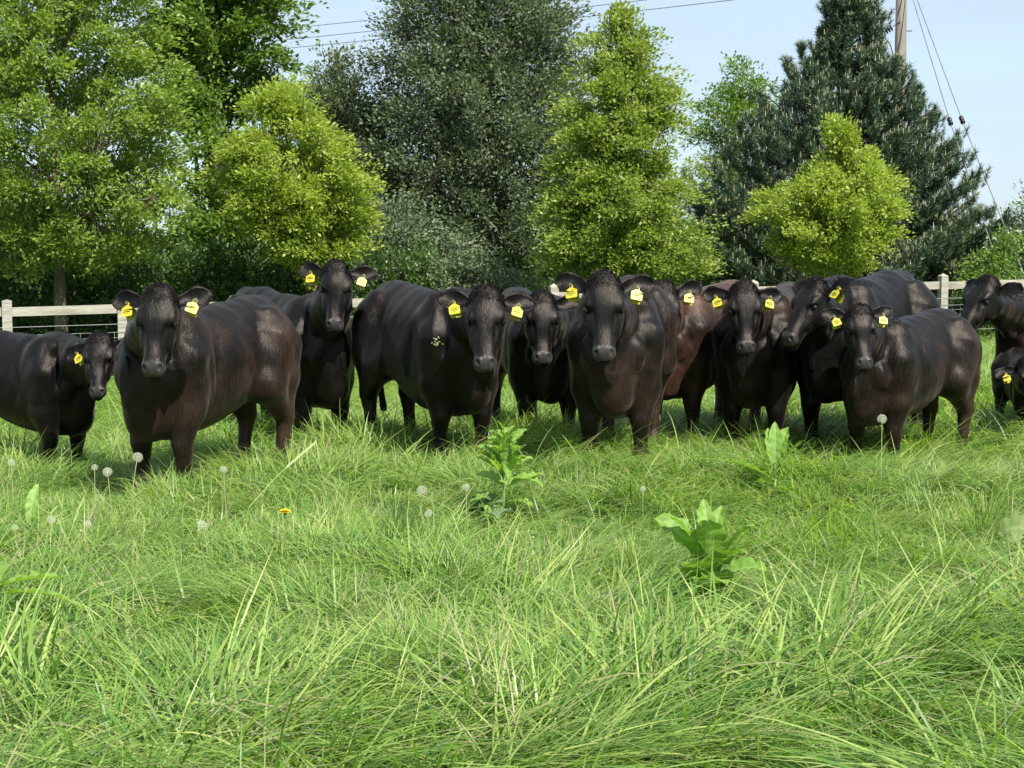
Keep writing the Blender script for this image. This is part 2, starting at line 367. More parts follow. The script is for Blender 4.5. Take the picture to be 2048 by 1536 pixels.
def leaf_blade(root, azim, elev, length, width, curl, rs, a=0.5, wav=.12, tipw=.5):
    """broad ribbed leaf: returns V,F,rnd and the midrib line"""
    nt_, nv = 18, 9
    t = np.linspace(0, 1, nt_); el = elev - curl * t**1.5
    st = length / (nt_ - 1)
    hx, hz = np.cumsum(np.cos(el)) * st, np.cumsum(np.sin(el)) * st; hx -= hx[0]; hz -= hz[0]
    dirh = np.array([math.cos(azim), math.sin(azim), 0]); side = np.array([-dirh[1], dirh[0], 0])
    mid = np.asarray(root) + hx[:, None] * dirh + hz[:, None] * np.array([0, 0, 1.0])
    nor = -np.sin(el)[:, None] * dirh + np.cos(el)[:, None] * np.array([0, 0, 1.0])
    pr = np.interp(t, [0, .1, .2, .4, .6, .8, .93, 1], [.06, .10, .55, .95, 1, .72, .35, .02]) * width / 2
    v = np.linspace(-1, 1, nv); ph = rs.uniform(0, 6)
    off = .32 * np.abs(v)[None] * pr[:, None] + wav * width * .5 * np.sin(t * 26 + ph)[:, None] * np.abs(v)[None]**2 * np.sign(v)[None] + .05 * width * np.sin(t[:, None] * 40 + np.abs(v)[None] * 3.0) * (np.abs(v)[None] > .1)
    tw = rs.normal(0, .35)
    sd = side * math.cos(tw) + np.array([0, 0, 1]) * math.sin(tw)
    V = mid[:, None] + (v[None] * pr[:, None] * (1 + .05 * np.sin(t * 30 + ph))[:, None])[..., None] * sd + off[..., None] * nor[:, None]
    g = np.arange(nt_ * nv).reshape(nt_, nv)
    F = np.stack([g[:-1, :-1], g[1:, :-1], g[1:, 1:], g[:-1, 1:]], -1).reshape(-1, 4)
    A = np.clip(a + .18 * np.sin(t[:, None] * 40 + np.abs(v)[None] * 3.0) + np.zeros((nt_, nv)) + rs.normal(0, .05, (nt_, nv)), 0, 1)
    A[:, nv // 2] = 1
    return V.reshape(-1, 3), F, A.ravel(), mid + nor * .002

def dock(px, py_base, Y, height, leaves, label, seed, top_leaves=0, mt='dock'):
    rs = np.random.default_rng(seed); p = at(px, py_base, Y); z0 = float(gz(p[0], p[1]))
    rt = tag(empty('dock_plant', (p[0], p[1], z0)), label, 'weed', 'broad leaved weeds in the field')
    sb = Buf()
    if height > 0:
        sp = np.array([[0, 0, -.02], [.01, .0, height * .5], [.02, .01, height]]); sb.tube(sp, [.011, .009, .005], 7, .5)
        so = sb.build('stem', M['dock_rib'], rt, True)
    for (h, az, el, ln, wd, cu) in leaves:
        V, F, A, mid = leaf_blade((.01, 0, h * 1.25 + .03), R(az), R(el), ln * 1.12, wd * 1.2, cu, rs, rs.uniform(.35, .65))
        lo = obj_np('leaf', V, F, M[mt], {'rnd': A}, True, parent=rt)
        rb = Buf(); rb.tube(mid[::3], np.linspace(.0045, .001, len(mid[::3])), 5, .5); rb.build('midrib', M['dock_rib'], lo, True)
    if top_leaves:
        tb = Buf()
        for i in range(top_leaves):
            h = height * (.42 + .58 * i / top_leaves); ln = .21 * (1.15 - .75 * i / top_leaves)
            V, F, A, mid = leaf_blade((.01, 0, h), i * 2.4, R(rs.uniform(25, 75)), ln, ln * .36, rs.uniform(.2, 1.0), rs, rs.uniform(.6, .95))
            tb.add(V, F, A)
        tb.build('young_leaves', M['dock'], rt, True)
    return rt

dock(1412, 1215, 6.3, .30, [(.06, 192, 42, .24, .15, 1.5), (.13, 262, 72, .27, .14, .3), (.12, 335, 64, .29, .13, .4), (.14, 158, 62, .31, .10, .8),
      (.14, 95, 78, .30, .08, .4), (.15, 60, 75, .27, .07, .5), (.03, 235, 60, .20, .12, .6), (.03, 310, 62, .20, .12, .5), (.17, 130, 80, .22, .05, .3), (.08, 215, 50, .22, .12, .9), (.07, 285, 45, .20, .12, .8), (.10, 240, 48, .24, .12, .7), (.12, 305, 52, .26, .12, .7), (.10, 350, 40, .24, .12, .9), (.16, 185, 66, .28, .10, .6)],
     'large foreground dock plant with broad crinkled bright green leaves', 1)
dock(1005, 1010, 8.6, .58, [(.30, 170, 40, .17, .075, .6), (.22, 175, 60, .18, .08, .5), (.12, 185, 15, .18, .08, .8), (.20, 350, 25, .22, .085, 1.3), (.34, 20, 50, .17, .06, .3),
      (.28, 280, -5, .18, .055, .9), (.10, 330, 20, .18, .075, .9), (.08, 230, 10, .16, .07, .8), (.36, 200, 50, .10, .05, .5)],
     'tall dock plant with a leafy pale spire in front of the dark cattle', 2, top_leaves=34)
dock(1545, 985, 9.0, .16, [(.10, 180, 32, .27, .07, .3), (.14, 105, 78, .25, .085, .4), (.14, 45, 72, .27, .09, .4), (.15, 80, 80, .27, .07, .3), (.05, 300, 15, .18, .07, .7), (.08, 215, 25, .15, .07, .6), (.12, 15, 60, .26, .06, .5)],
     'upright dock plant with narrow pointed leaves below the calf tagged cattle right of centre', 3)
dock(52, 1068, 7.9, 0, [(.03, 75, 74, .24, .062, .35), (.02, 200, 30, .16, .06, .8)], 'single upright pale dock leaf at the left side of the field', 4)
dock(-25, 1262, 5.9, 0, [(.14, 12, 18, .26, .095, .45), (.12, -8, 12, .37, .07, .75), (.13, 100, 30, .25, .09, .6), (.1, 200, 20, .25, .09, .6)], 'dock plant at the left edge with long wavy leaves lying over the grass', 5)
dock(2085, 1095, 7.4, 0, [(.10, 165, 30, .22, .11, 1.2), (.10, 190, 10, .21, .10, .9), (.12, 60, 30, .24, .1, .9)], 'dock plant cut by the right edge with a browned crumpled leaf', 6, mt='dock_brown')

# small grey thistle under the tall dock
def thistle(px, py, Y):
    rs = np.random.default_rng(3); p = at(px, py, Y); p[2] = gz(p[0], p[1])
    bf = Buf()
    for i in range(16):
        az = i * 2.4; h = .06 + .20 * i / 16; ln = rs.uniform(.08, .15); el = rs.uniform(.1, .9)
        nt_ = 11; t = np.linspace(0, 1, nt_); wv = np.where(np.arange(nt_) % 2 == 0, 1.0, .35) * np.sin(math.pi * np.clip(t + .05, 0, 1))**.7 * .028 + .001
        d = np.array([math.cos(az) * math.cos(el), math.sin(az) * math.cos(el), math.sin(el)]); sd = np.array([-math.sin(az), math.cos(az), 0.2])
        mid = p + [0, 0, h] + (t * ln)[:, None] * d - (t**2 * .05)[:, None] * [0, 0, 1]
        V = np.stack([mid - sd * wv[:, None] + [0, 0, .008], mid, mid + sd * wv[:, None] + [0, 0, .008]], 1).reshape(-1, 3)
        g = np.arange(nt_ * 3).reshape(nt_, 3); F = np.stack([g[:-1, :-1], g[1:, :-1], g[1:, 1:], g[:-1, 1:]], -1).reshape(-1, 4)
        bf.add(V, F, rs.uniform(.2, .9))
    bf.tube([p, p + [0, 0, .28]], [.008, .004], 6, .4)
    tag(bf.build('thistle', M['thistle']), 'small grey green thistle with jagged leaves below the tall dock plant', 'weed', 'broad leaved weeds in the field')
thistle(985, 1035, 8.2)

# dandelions: clocks and one open flower
def make_clock(rad=.021):
    fl = Buf(); rs = np.random.default_rng(9)
    for i in range(64):
        z = 1 - 2 * (i + .5) / 64
        if z < -.82: continue
        a = i * 2.39996; d = np.array([math.sqrt(1 - z * z) * math.cos(a), math.sqrt(1 - z * z) * math.sin(a), z]); e1 = nrm(np.cross(d, [.3, .2, 1])); e2 = np.cross(d, e1)
        c = d * rad * .72; fl.add([d * .004 - e1 * .0002, d * .004 + e1 * .0002, c], [[0, 1, 2]], .3)
        for q in range(6):
            b_ = q * math.pi / 3; s_ = e1 * math.cos(b_) + e2 * math.sin(b_); s2 = -e1 * math.sin(b_) + e2 * math.cos(b_)
            fl.add([c - s2 * .0005, c + s2 * .0005, c + (d * .6 + s_ * .8) * rad * .42], [[0, 1, 2]], .8)
    return fl
clock_me = None
def dandelion(px, py, Y, label, stem_px=(0, 100), kind='clock', size=1.0, bend=.0):
    """head centred at pixel px,py at distance Y; stem runs to the ground"""
    global clock_me
    h = at(px, py, Y); b_ = np.array([h[0] + stem_px[0] / F_PX * Y, Y + .03, 0]); b_[2] = gz(b_[0], b_[1])
    rt = tag(empty('dandelion', b_), label, 'flower', 'dandelions gone to seed in the grass' if kind != 'flower' else None)
    L_ = h - b_; t = np.linspace(0, 1, 8)[:, None]
    pts = L_ * t + np.array([bend, 0, 0]) * np.sin(t * math.pi)
    sb = Buf(); sb.tube(pts, np.linspace(.0032, .0024, 8), 6, .6); sb.build('stem', M['stalk'], rt, True)
    hb = Buf()
    if kind == 'clock':
        if clock_me is None: clock_me = make_clock().build('seed_head', M['fluff'], None).data; bpy.data.objects.remove(bpy.data.objects['seed_head'])
        so = link(bpy.data.objects.new('seed_head', clock_me), rt); so.location = L_; so.scale = (size,) * 3
        so.rotation_euler = (px % 3 * .2, py % 5 * .1, px % 7)
        rb = Buf(); rb.tube([L_ + [0, 0, -.004], L_ + [0, 0, .002]], [.003, .0045], 8, .2); rb.build('receptacle', M['stalk'], rt, True)
    elif kind == 'flower':
        for lay, (el, ln) in enumerate(((.05, .031), (.35, .028), (.8, .020), (1.2, .013))):
            for i in range(26):
                a = i / 26 * 6.283 + lay * .13; d = np.array([math.cos(a) * math.cos(el), math.sin(a) * math.cos(el), math.sin(el)]); s_ = np.array([-math.sin(a), math.cos(a), 0]) * .0032
                hb.add([L_ - s_ * .5, L_ + s_ * .5, L_ + d * ln + s_, L_ + d * ln - s_], [[0, 1, 2, 3]], (i % 5) / 5)
        hb.build('petals', M['petal'], rt)
        cb = Buf(); cb.tube([L_ + [0, 0, -.016], L_ + [0, 0, -.010], L_ + [0, 0, -.001]], [.003, .007, .007], 9, .1); cb.build('sepals', M['dock'], rt, True)
    else:   # bald head: seeds blown
        hb.tube([L_ + [0, 0, -.008], L_, L_ + [0, 0, .006]], [.003, .007, .004], 8, .8); hb.build('receptacle', M['stalk'], rt, True)
C_ = [(275, 915, 8.0, 'white dandelion clock on a tall curved stem before the left cattle leg', (-3, 150), 1.45, -.03), (215, 944, 8.3, 'round white dandelion clock right of the smaller one near the left cattle', (8, 90), 1.4, 0),
      (189, 935, 8.6, 'half blown dandelion clock just left of the round white one', (-4, 90), 1.0, 0), (447, 939, 8.6, 'dandelion clock in front of the hind hooves of the left brown animal', (3, 90), 1.15, 0),
      (22, 925, 8.8, 'faint dandelion clock near the left edge under the dark calf', (0, 60), 1.15, 0), (103, 1040, 7.4, 'grey dandelion clock beside the single upright dock leaf', (4, 60), 1.1, 0),
      (175, 1049, 7.2, 'flattened dandelion clock on a slanting stem right of the dock leaf', (-14, 90), 1.05, 0), (30, 1056, 7.2, 'small ragged dandelion clock at the far left', (0, 60), .8, 0),
      (404, 1050, 7.2, 'white dandelion clock alone in the grass left of the yellow flower', (6, 80), 1.2, .01), (844, 981, 8.2, 'bright white dandelion clock beside the dark grass tuft', (-6, 60), 1.5, 0),
      (932, 975, 8.3, 'faint dandelion clock left of the tall dock plant', (2, 60), 1.2, 0), (857, 1027, 7.6, 'faded dandelion clock below the bright white one', (0, 60), 1.0, 0),
      (1764, 838, 9.1, 'dandelion clock standing high in front of the chest of the small tagged animal', (3, 80), 1.5, 0), (1286, 978, 8.3, 'pale green closed dandelion head right of centre in the grass', (0, 60), .9, 0)]
for px, py, Y, lb, st, sz, bd in C_: dandelion(px, py, Y, lb, st, 'clock', sz, bd)
dandelion(570, 1024, 7.4, 'single open yellow dandelion flower', (-14, 60), 'flower', 1.3)
dandelion(1054, 1000, 7.9, 'bare pale dandelion stalk leaning right below the tall dock', (34, 110), 'bald')
dandelion(1066, 1075, 7.0, 'short bare pale dandelion stalk in the middle of the field', (-6, 90), 'bald')
dandelion(162, 1062, 6.9, 'long bare dandelion stalk leaning left below the flattened clock', (-40, 110), 'bald')

def seed_stalk(p0, p1, label):
    rs = np.random.default_rng(4); a = at(*p0); b = at(*p1); bf = Buf(); t = np.linspace(0, 1, 14)[:, None]
    pts = a + (b - a) * t + np.array([0, 0, .02]) * np.sin(t * math.pi); bf.tube(pts, np.linspace(.003, .0012, 14), 5, .4)
    for i in range(16):
        q = pts[7] + (pts[-1] - pts[7]) * i / 16; d = nrm(b - a); s_ = np.array([-d[2], 0, d[0]]) * (1 if i % 2 else -1)
        bf.add([q, q + d * .012 + s_ * .006, q + d * .035 + s_ * .007, q + d * .018 - s_ * .001], [[0, 1, 2, 3]], rs.uniform(.4, 1))
    tag(bf.build('grass_stalk', M['stalk']), label, 'grass')
seed_stalk((498, 1015, 7.9), (630, 886, 8.1), 'long slanting grass seed stalk in front of the left brown animal')

def tall_tuft(px, py, Y, n, ln, lean, label, seed, tone=0.0):
    p = at(px, py, Y); rs = np.random.default_rng(seed)
    V, F, A = blades(n, rs, .09, (ln * .65, ln), (.003, .0055), lean, .55, .4, .06, tone)
    tag(obj_np('grass_tuft', V, F, M['grass'], {'rnd': A}), label, 'grass', 'upright tufts in the meadow').location = (p[0], p[1], gz(p[0], p[1]))
tall_tuft(795, 1050, 7.7, 170, .42, .15, 'dark green upright grass tuft left of the bright dandelion clock', 21, -.14)
tall_tuft(1965, 1020, 7.9, 170, .46, .2, 'tall yellow green grass tuft near the right edge', 22, .08)
tall_tuft(830, 1440, 5.1, 150, .34, .25, 'spiky yellowish grass tuft low in the foreground centre', 23, .12)
tall_tuft(1270, 1150, 6.9, 120, .36, .12, 'upright straw tinged grass tuft left of the large dock', 24, .16)
tall_tuft(1300, 1010, 8.1, 60, .32, .12, 'thin pale grass tuft above the large dock', 25, .1)

# ---------------------------------------------------------------- fence: post and rail with stock netting
FA = np.array([(15 - 1024) / 3000 * 22, 22.0]); FB = np.array([(1900 - 1024) / 3000 * 26.5, 26.5]); FTA, FTB = at(15, 603, 22)[2], at(1900, 553, 26.5)[2]
fdir = (FB - FA) / np.linalg.norm(FB - FA)
def fence_pt(px):
    a = (px - 1024) / 3000.0; # (X = a*Y) on the line
    sl = (FB[0] - FA[0]) / (FB[1] - FA[1]); Y = (FA[0] - sl * FA[1]) / (a - sl); X = a * Y
    t = (Y - FA[1]) / (FB[1] - FA[1]); return np.array([X, Y]), FTA + (FTB - FTA) * t
fn = tag(empty('fence', (FA[0], FA[1], 0)), 'pale timber post and rail fence with wire stock netting behind the cattle', 'fence')
f3 = np.array([fdir[0], fdir[1], 0]); fnn = np.array([f3[1], -f3[0], 0]) # towards camera
step = 1.62
posts = []
d0 = np.array([FA[0], FA[1]]); kmax = 16
for i in range(-4, 17):
    q = d0 + fdir * (i * step * (1 + .008 * i)); t = (q[1] - FA[1]) / (FB[1] - FA[1]); posts.append((q, FTA + (FTB - FTA) * t))
fo = np.array([FA[0], FA[1], 0])
for i, (q, zt) in enumerate(posts):
    zt += .012 * math.sin(i * 5); zb = float(gz(q[0], q[1])) - .1; bf = Buf(); h = .068; c = np.array([q[0], q[1], 0]) - fo
    cap = .05 if i % 2 else .02
    bf.box(c + [0, 0, (zb + zt) / 2], f3 * h, -fnn * h, [0, 0, (zt - zb) / 2])
    b4 = [c + f3 * h * a_ - fnn * h * b_ + [0, 0, zt + .0005] for a_, b_ in ((-1, -1), (1, -1), (1, 1), (-1, 1))]
    bf.add(b4 + [c + [0, 0, zt + cap]], [[0, 1, 4], [1, 2, 4], [2, 3, 4], [3, 0, 4]])
    bf.build('post', M['fence'], fn)
for i in range(len(posts) - 1):
    (q0, z0), (q1, z1) = posts[i], posts[i + 1]
    a = np.array([q0[0], q0[1], z0 - .155]) - fo + f3 * .069; b_ = np.array([q1[0], q1[1], z1 - .155]) - fo - f3 * .069; e = (b_ - a) / 2
    bf = Buf(); bf.box((a + b_) / 2 + [0, 0, .006 * math.sin(i * 7)], e, -fnn * .022, [0, 0, .066]); bf.build('rail', M['rail'], fn)
for k_, dz in enumerate((-.38,)):
    bf = Buf(); bf.tube([np.array([q[0], q[1], z + dz]) - fo + fnn * .072 for q, z in posts], .0035, 4); bf.build('wire', M['wire'], fn)
bf = Buf()
for dz in (-.50, -.58, -.68, -.80, -.94): bf.tube([np.array([q[0], q[1], z + dz]) - fo + fnn * .076 for q, z in posts], .003, 3, cap=False)
L_tot = step * 20
for i in range(220):
    t = i / 219; q = posts[0][0] + (posts[-1][0] - posts[0][0]) * t; z = posts[0][1] + (posts[-1][1] - posts[0][1]) * t
    bf.tube([np.array([q[0], q[1], z - .50]) - fo + fnn * .076, np.array([q[0], q[1], z - .96]) - fo + fnn * .076], .0024, 3, cap=False)
bf.build('netting', M['wire'], fn)

# ---------------------------------------------------------------- foliage helpers
def leaf_cloud(C, outd, n_per, spread, size, rs, droop=.35, flat=.6, asp=.55, tone_sd=.2, jit=.12, fold=.25, thin=1.0):
    """C cluster centres (N,3), outd outward directions; leaves as folded diamonds"""
    n = len(C) * n_per; ci = np.repeat(np.arange(len(C)), n_per)
    o = outd[ci]; r = rs.normal(0, 1, (n, 3)); r = nrm(r) * (rs.uniform(0, 1, (n, 1))**.45)
    sp = spread[ci][:, None] if isinstance(spread, np.ndarray) else spread
    al = np.sum(r * o, 1, keepdims=True); r = r + o * (al * .9 + .35 * rs.uniform(0, 1, (n, 1))) - (r - o * al) * .28
    p = C[ci] + r * sp * np.array([1, 1, flat]) + o * sp * .15
    p[:, 2] -= droop * sp[:, 0] * (np.linalg.norm(r[:, :2], axis=1)**2) if isinstance(sp, np.ndarray) else droop * sp * (np.linalg.norm(r[:, :2], axis=1)**2)
    d = nrm(o * .7 + nrm(r) * .8 + rs.normal(0, .55, (n, 3)) + np.array([0, 0, -droop]))
    up = nrm(np.array([0, 0, 1.0]) + o * .35 + rs.normal(0, .55, (n, 3)))
    s_ = nrm(np.cross(d, up)); nn = np.cross(s_, d)
    L_ = size * rs.uniform(.6, 1.25, (n, 1)); W_ = L_ * asp * .5 * thin
    V = np.stack([p, p + d * L_ * .45 - s_ * W_ + nn * W_ * fold, p + d * L_, p + d * L_ * .45 + s_ * W_ + nn * W_ * fold], 1).reshape(-1, 3)
    k = np.arange(n)[:, None] * 4
    F = np.vstack([k + [0, 2, 1], k + [0, 3, 2]])
    ct = rs.normal(0, .10, len(C))[ci]
    A = np.repeat(np.clip(.5 + ct + rs.normal(0, tone_sd, n), 0, 1), 4)
    return V, F, A

def envelope(prof, Y, seed, depthk=1.0):
    """prof: list of (py, xl, xr) -> function giving centre and radius at height z"""
    pz = np.array([at(0, p[0], Y)[2] for p in prof]); xl = np.array([(p[1] - 1024) / F_PX * Y for p in prof]); xr = np.array([(p[2] - 1024) / F_PX * Y for p in prof])
    o = np.argsort(pz); return pz[o], xl[o], xr[o]

def crown_points(prof, Y, n, rs, seed, shell=.5, lump=.16, depthk=.9, gap=-1.0, gapscale=1.0, bough=.34):
    pz, xl, xr = envelope(prof, Y, seed); zz = np.linspace(pz[0], pz[-1], 200); rad = (np.interp(zz, pz, xr) - np.interp(zz, pz, xl)) / 2
    cw = np.cumsum(rad**1.35 + .02); cw /= cw[-1]; m = n * 3
    z = np.interp(rs.uniform(0, 1, m), cw, zz); a, b = np.interp(z, pz, xl), np.interp(z, pz, xr); c, r = (a + b) / 2, (b - a) / 2
    th = rs.uniform(0, 2 * math.pi, m); q = rs.uniform(0, 1, m)**shell
    lm = 1 + lump * vnoise(np.stack([np.cos(th) * 2.2, np.sin(th) * 2.2, z * 1.3], 1), seed, 1.0) + lump * .6 * vnoise(np.stack([np.cos(th) * 5, np.sin(th) * 5, z * 3.1], 1), seed + 1, 1.0)
    P = np.stack([c + r * q * lm * np.cos(th), Y + r * depthk * q * lm * np.sin(th), z], 1)
    # gather neighbours into boughs so the crown has lit shelves and deep gaps
    nb = max(12, n // 7); hub = P[:nb]; hz = zz[-1] - zz[0]
    d2 = ((P[:, None, :] - hub[None]) ** 2 * np.array([1, 1, 2.2])).sum(2); hb = hub[np.argmin(d2, 1)]
    P = P + (hb - P) * (bough * (rs.uniform(0, 1, (m, 1)) < .75)) * np.array([1, 1, 1.25])
    ctr = np.stack([c, np.full(m, Y), z - .25 * r], 1)
    g = vnoise(P, seed + 5, gapscale); k = g > gap
    P, ctr = P[k][:n], ctr[k][:n]
    out = P - ctr; out[:, 2] += .15 * rad.max(); return P, nrm(out), (np.interp(zz, pz, (xl + xr) / 2), zz, rad)

def limbs(bf, P, Y, xc, zc_tab, z_base, z_top, r0, rs, n_limb=26, twig=True, wob=.12, low=.25, lean=0.0):
    """trunk and limbs reaching towards cluster points; returns nothing"""
    zt = np.linspace(z_base, z_top, 12); xs_ = np.interp(zt, zc_tab, xc); xs_[0:3] = xc_base = xs_[3] * 0 + np.interp(z_base + .3 * (z_top - z_base), zc_tab, xc)
    xs_ = xs_ + np.cumsum(rs.normal(0, wob * .3, 12)) * (np.arange(12) > 1); ys_ = Y + np.cumsum(rs.normal(0, wob * .3, 12)) * (np.arange(12) > 1)
    T = np.stack([xs_, ys_, zt], 1); tr = np.interp(np.linspace(0, 1, 12), [0, .06, .3, 1], [r0 * 1.25, r0, r0 * .72, r0 * .12]); bf.tube(T, tr, 9, .5)
    sel = rs.choice(len(P), min(n_limb, len(P)), replace=False); nodes = [T[3:]]; 
    for i in sel:
        e = P[i]; zs = z_base + (z_top - z_base) * low + max(0, (e[2] - z_base - (z_top - z_base) * low)) * .62; zs = min(zs, z_top * .97 + z_base * .03)
        s0 = np.array([np.interp(zs, zt, xs_), np.interp(zs, zt, ys_), zs]); t = np.linspace(0, 1, 7)[:, None]
        pts = s0 + (e - s0) * t + np.array([0, 0, 1]) * (np.sin(t * math.pi) * .10 * np.linalg.norm(e - s0)) * rs.uniform(-.6, 1.2) + np.vstack([np.zeros(3), rs.normal(0, wob * .35, (6, 3))])
        rr = max(r0 * .34 * (1 - .55 * (zs - z_base) / (z_top - z_base)), .018); bf.tube(pts, np.linspace(rr, .008, 7), 5, .5, cap=False); nodes.append(pts[1:])
    if twig:
        Nn = np.vstack(nodes)
        for e in P[::2]:
            d2 = np.sum((Nn - e)**2, 1); s0 = Nn[np.argmin(d2)]; m_ = (s0 + e) / 2 + rs.normal(0, .04, 3)
            bf.tube([s0, m_, e], [.010, .007, .003], 3, .5, cap=False)

def tree(name, label, prof, Y, ncl, nper, spread, size, mleaf, mbark, r0, seed, z_base=None, cat='tree', group='trees beyond the fence', shell=.5, lump=.16, gap=-1., gapscale=1., n_limb=26, droop=.35, flat=.6, asp=.55,
         depthk=.9, wob=.12, low=.2, topk=.92, twig=True, thin=1.0, tone_sd=.2):
    rs = np.random.default_rng(seed); ins_ = spread * .62 / Y * F_PX; prof = [(a, b + min(ins_, (c - b) * .3), c - min(ins_, (c - b) * .3)) for a, b, c in prof]; P, out, (xc, zz, rad) = crown_points(prof, Y, ncl, rs, seed, shell, lump, depthk, gap, gapscale)
    x0 = float(np.interp(zz[0] + .3 * (zz[-1] - zz[0]), zz, xc)); zg = float(gz(x0, Y)) if z_base is None else z_base
    rt = tag(empty(name, (x0, Y, zg)), label, cat, group)
    off = np.array([x0, Y, zg]); bf = Buf(); limbs(bf, P, Y, xc, zz, zg - .1, zz[0] + (zz[-1] - zz[0]) * topk, r0, rs, n_limb, wob=wob, low=low, twig=twig)
    bf.V = [v - off for v in bf.V]; bf.build('trunk', mbark, rt, True)
    V, F, A = leaf_cloud(P, out, nper, spread * rs.uniform(.7, 1.25, len(P)), size, rs, droop, flat, asp, thin=thin, tone_sd=tone_sd)
    obj_np('crown', V - off, F, mleaf, {'rnd': A}, False, parent=rt)
    return rt, off

M['maple'] = leaf_mat('field maple leaf', [(0, (0.12, 0.19, 0.035)), (.5, (0.20, 0.285, 0.055)), (1, (0.32, 0.40, 0.11))], .38, .42, .45, patch=.3)
M['oak'] = leaf_mat('oak leaf', [(0, (0.085, 0.16, 0.03)), (.5, (0.14, 0.23, 0.045)), (1, (0.23, 0.32, 0.075))], .35, .45, .4, patch=.3)
M['lime'] = leaf_mat('yellow green leaf', [(0, (0.14, 0.20, 0.04)), (.5, (0.24, 0.31, 0.07)), (1, (0.37, 0.42, 0.13))], .40, .42, .4, patch=.4, patch_scale=1.2)
M['golden'] = leaf_mat('golden green leaf', [(0, (0.18, 0.25, 0.04)), (.5, (0.29, 0.36, 0.065)), (1, (0.42, 0.46, 0.12))], .42, .42, .4, patch=.3)
M['holm'] = leaf_mat('grey evergreen leaf', [(0, (0.055, 0.09, 0.045)), (.5, (0.125, 0.165, 0.095)), (.85, (0.20, 0.235, 0.15)), (1, (0.25, 0.28, 0.19))], .22, .5, .3, patch=.35, patch_scale=.9)
M['hedge'] = leaf_mat('hedge leaf', [(0, (0.035, 0.075, 0.02)), (.5, (0.07, 0.135, 0.035)), (1, (0.14, 0.22, 0.06))], .25, .4, .5, patch=.4)
M['needle'] = leaf_mat('pine needle', [(0, (0.024, 0.055, 0.024)), (.5, (0.052, 0.10, 0.046)), (1, (0.12, 0.18, 0.09))], .08, .45, .5, patch=.25)
M['candle'] = leaf_mat('pale pine shoot', [(0, (0.30, 0.30, 0.16)), (1, (0.48, 0.44, 0.26))], 0, .6, .3)
M['blossom'] = leaf_mat('hawthorn blossom and leaf', [(0, (0.05, 0.12, 0.03)), (.52, (0.10, 0.20, 0.05)), (.58, (0.55, 0.56, 0.50)), (1, (0.75, 0.75, 0.70))], .25, .5, .3, tcol=.85)

# hedges closing the field, one behind the left fence and one behind the right
def hedge(label, x0, x1, Y0, Y1, h, seed, ncl, mt, size=.07):
    rs = np.random.default_rng(seed); t = rs.uniform(0, 1, ncl); q = rs.uniform(0, 1, ncl)
    x = x0 + (x1 - x0) * t; yc = Y0 + (Y1 - Y0) * t
    th = rs.uniform(-.2, math.pi + .2, ncl); k = rs.uniform(0, 1, ncl)**.35
    lm = 1 + .22 * vnoise(np.stack([x * 1.2, th * 2], 1), seed, 1.0)
    zg = gz(x, yc); C = np.stack([x, yc - 1.0 * k * np.cos(th) * lm, zg + .05 + h * k * np.abs(np.sin(th))**.6 * lm], 1)
    out = nrm(np.stack([np.zeros(ncl), -np.cos(th), np.sin(th) + .2], 1))
    V, F, A = leaf_cloud(C, out, 26, .22 * rs.uniform(.7, 1.3, ncl), size, rs, .2, .8, .6)
    bf = Buf()
    for i in range(0, ncl, 14): bf.tube([[C[i, 0] * .98 + x.mean() * .02, yc[i], zg[i] - .05], [(C[i, 0]), (yc[i] + C[i, 1]) / 2, (zg[i] + C[i, 2]) / 2], C[i]], [.03, .02, .006], 4, .5, cap=False)
    off = np.array([x.mean(), yc.mean(), 0]); rt = tag(empty('hedge', off), label, 'hedge')
    bf.V = [v - off for v in bf.V]; bf.build('stems', M['bark_dark'], rt)
    obj_np('foliage', V - off, F, mt, {'rnd': A}, False, parent=rt)
hedge('dark green clipped hedge running behind the left part of the fence', -13.5, -1.5, 26.6, 28.6, 1.9, 31, 3600, M['hedge'], .095)
hedge('dark shrubby hedge behind the right part of the fence under the pine', -2.0, 15.5, 31.0, 34.0, 1.6, 32, 3200, M['hedge'], .095)

tree('maple_tree', 'large bright green maple with a straight grey trunk behind the left fence', [(-330, 60, 170), (-240, -30, 280), (-120, -90, 340), (0, -130, 335), (90, -150, 350), (160, -165, 375), (240, -170, 400), (320, -170, 405), (400, -165, 410), (470, -140, 385), (520, -90, 310), (552, -10, 240)],
     25.2, 1350, 92, .27, .086, M['maple'], M['bark'], .115, 41, gap=-.66, gapscale=1.1, lump=.20)
tree('oak_tree', 'tall green oak with dark crooked limbs between the maple and the small lime green tree', [(-380, 330, 470), (-260, 260, 600), (-120, 250, 640), (-20, 270, 632), (60, 285, 610), (120, 290, 590), (180, 300, 560), (240, 300, 620), (300, 310, 640), (380, 330, 600), (460, 350, 580), (520, 360, 540)],
     30.5, 1000, 84, .36, .12, M['oak'], M['bark_dark'], .22, 42, gap=-.30, gapscale=.75, lump=.3, n_limb=44, wob=.5, shell=.6, low=.12)
tree('young_maple_tree', 'small rounded yellow green tree standing over the head of the second tagged animal', [(172, 545, 590), (215, 505, 640), (265, 475, 690), (320, 455, 728), (380, 445, 738), (440, 468, 748), (490, 520, 735), (530, 560, 690), (556, 590, 650)],
     25.6, 680, 92, .22, .078, M['golden'], M['bark'], .06, 63, gap=-.45, gapscale=1.6, lump=.30, flat=.8)
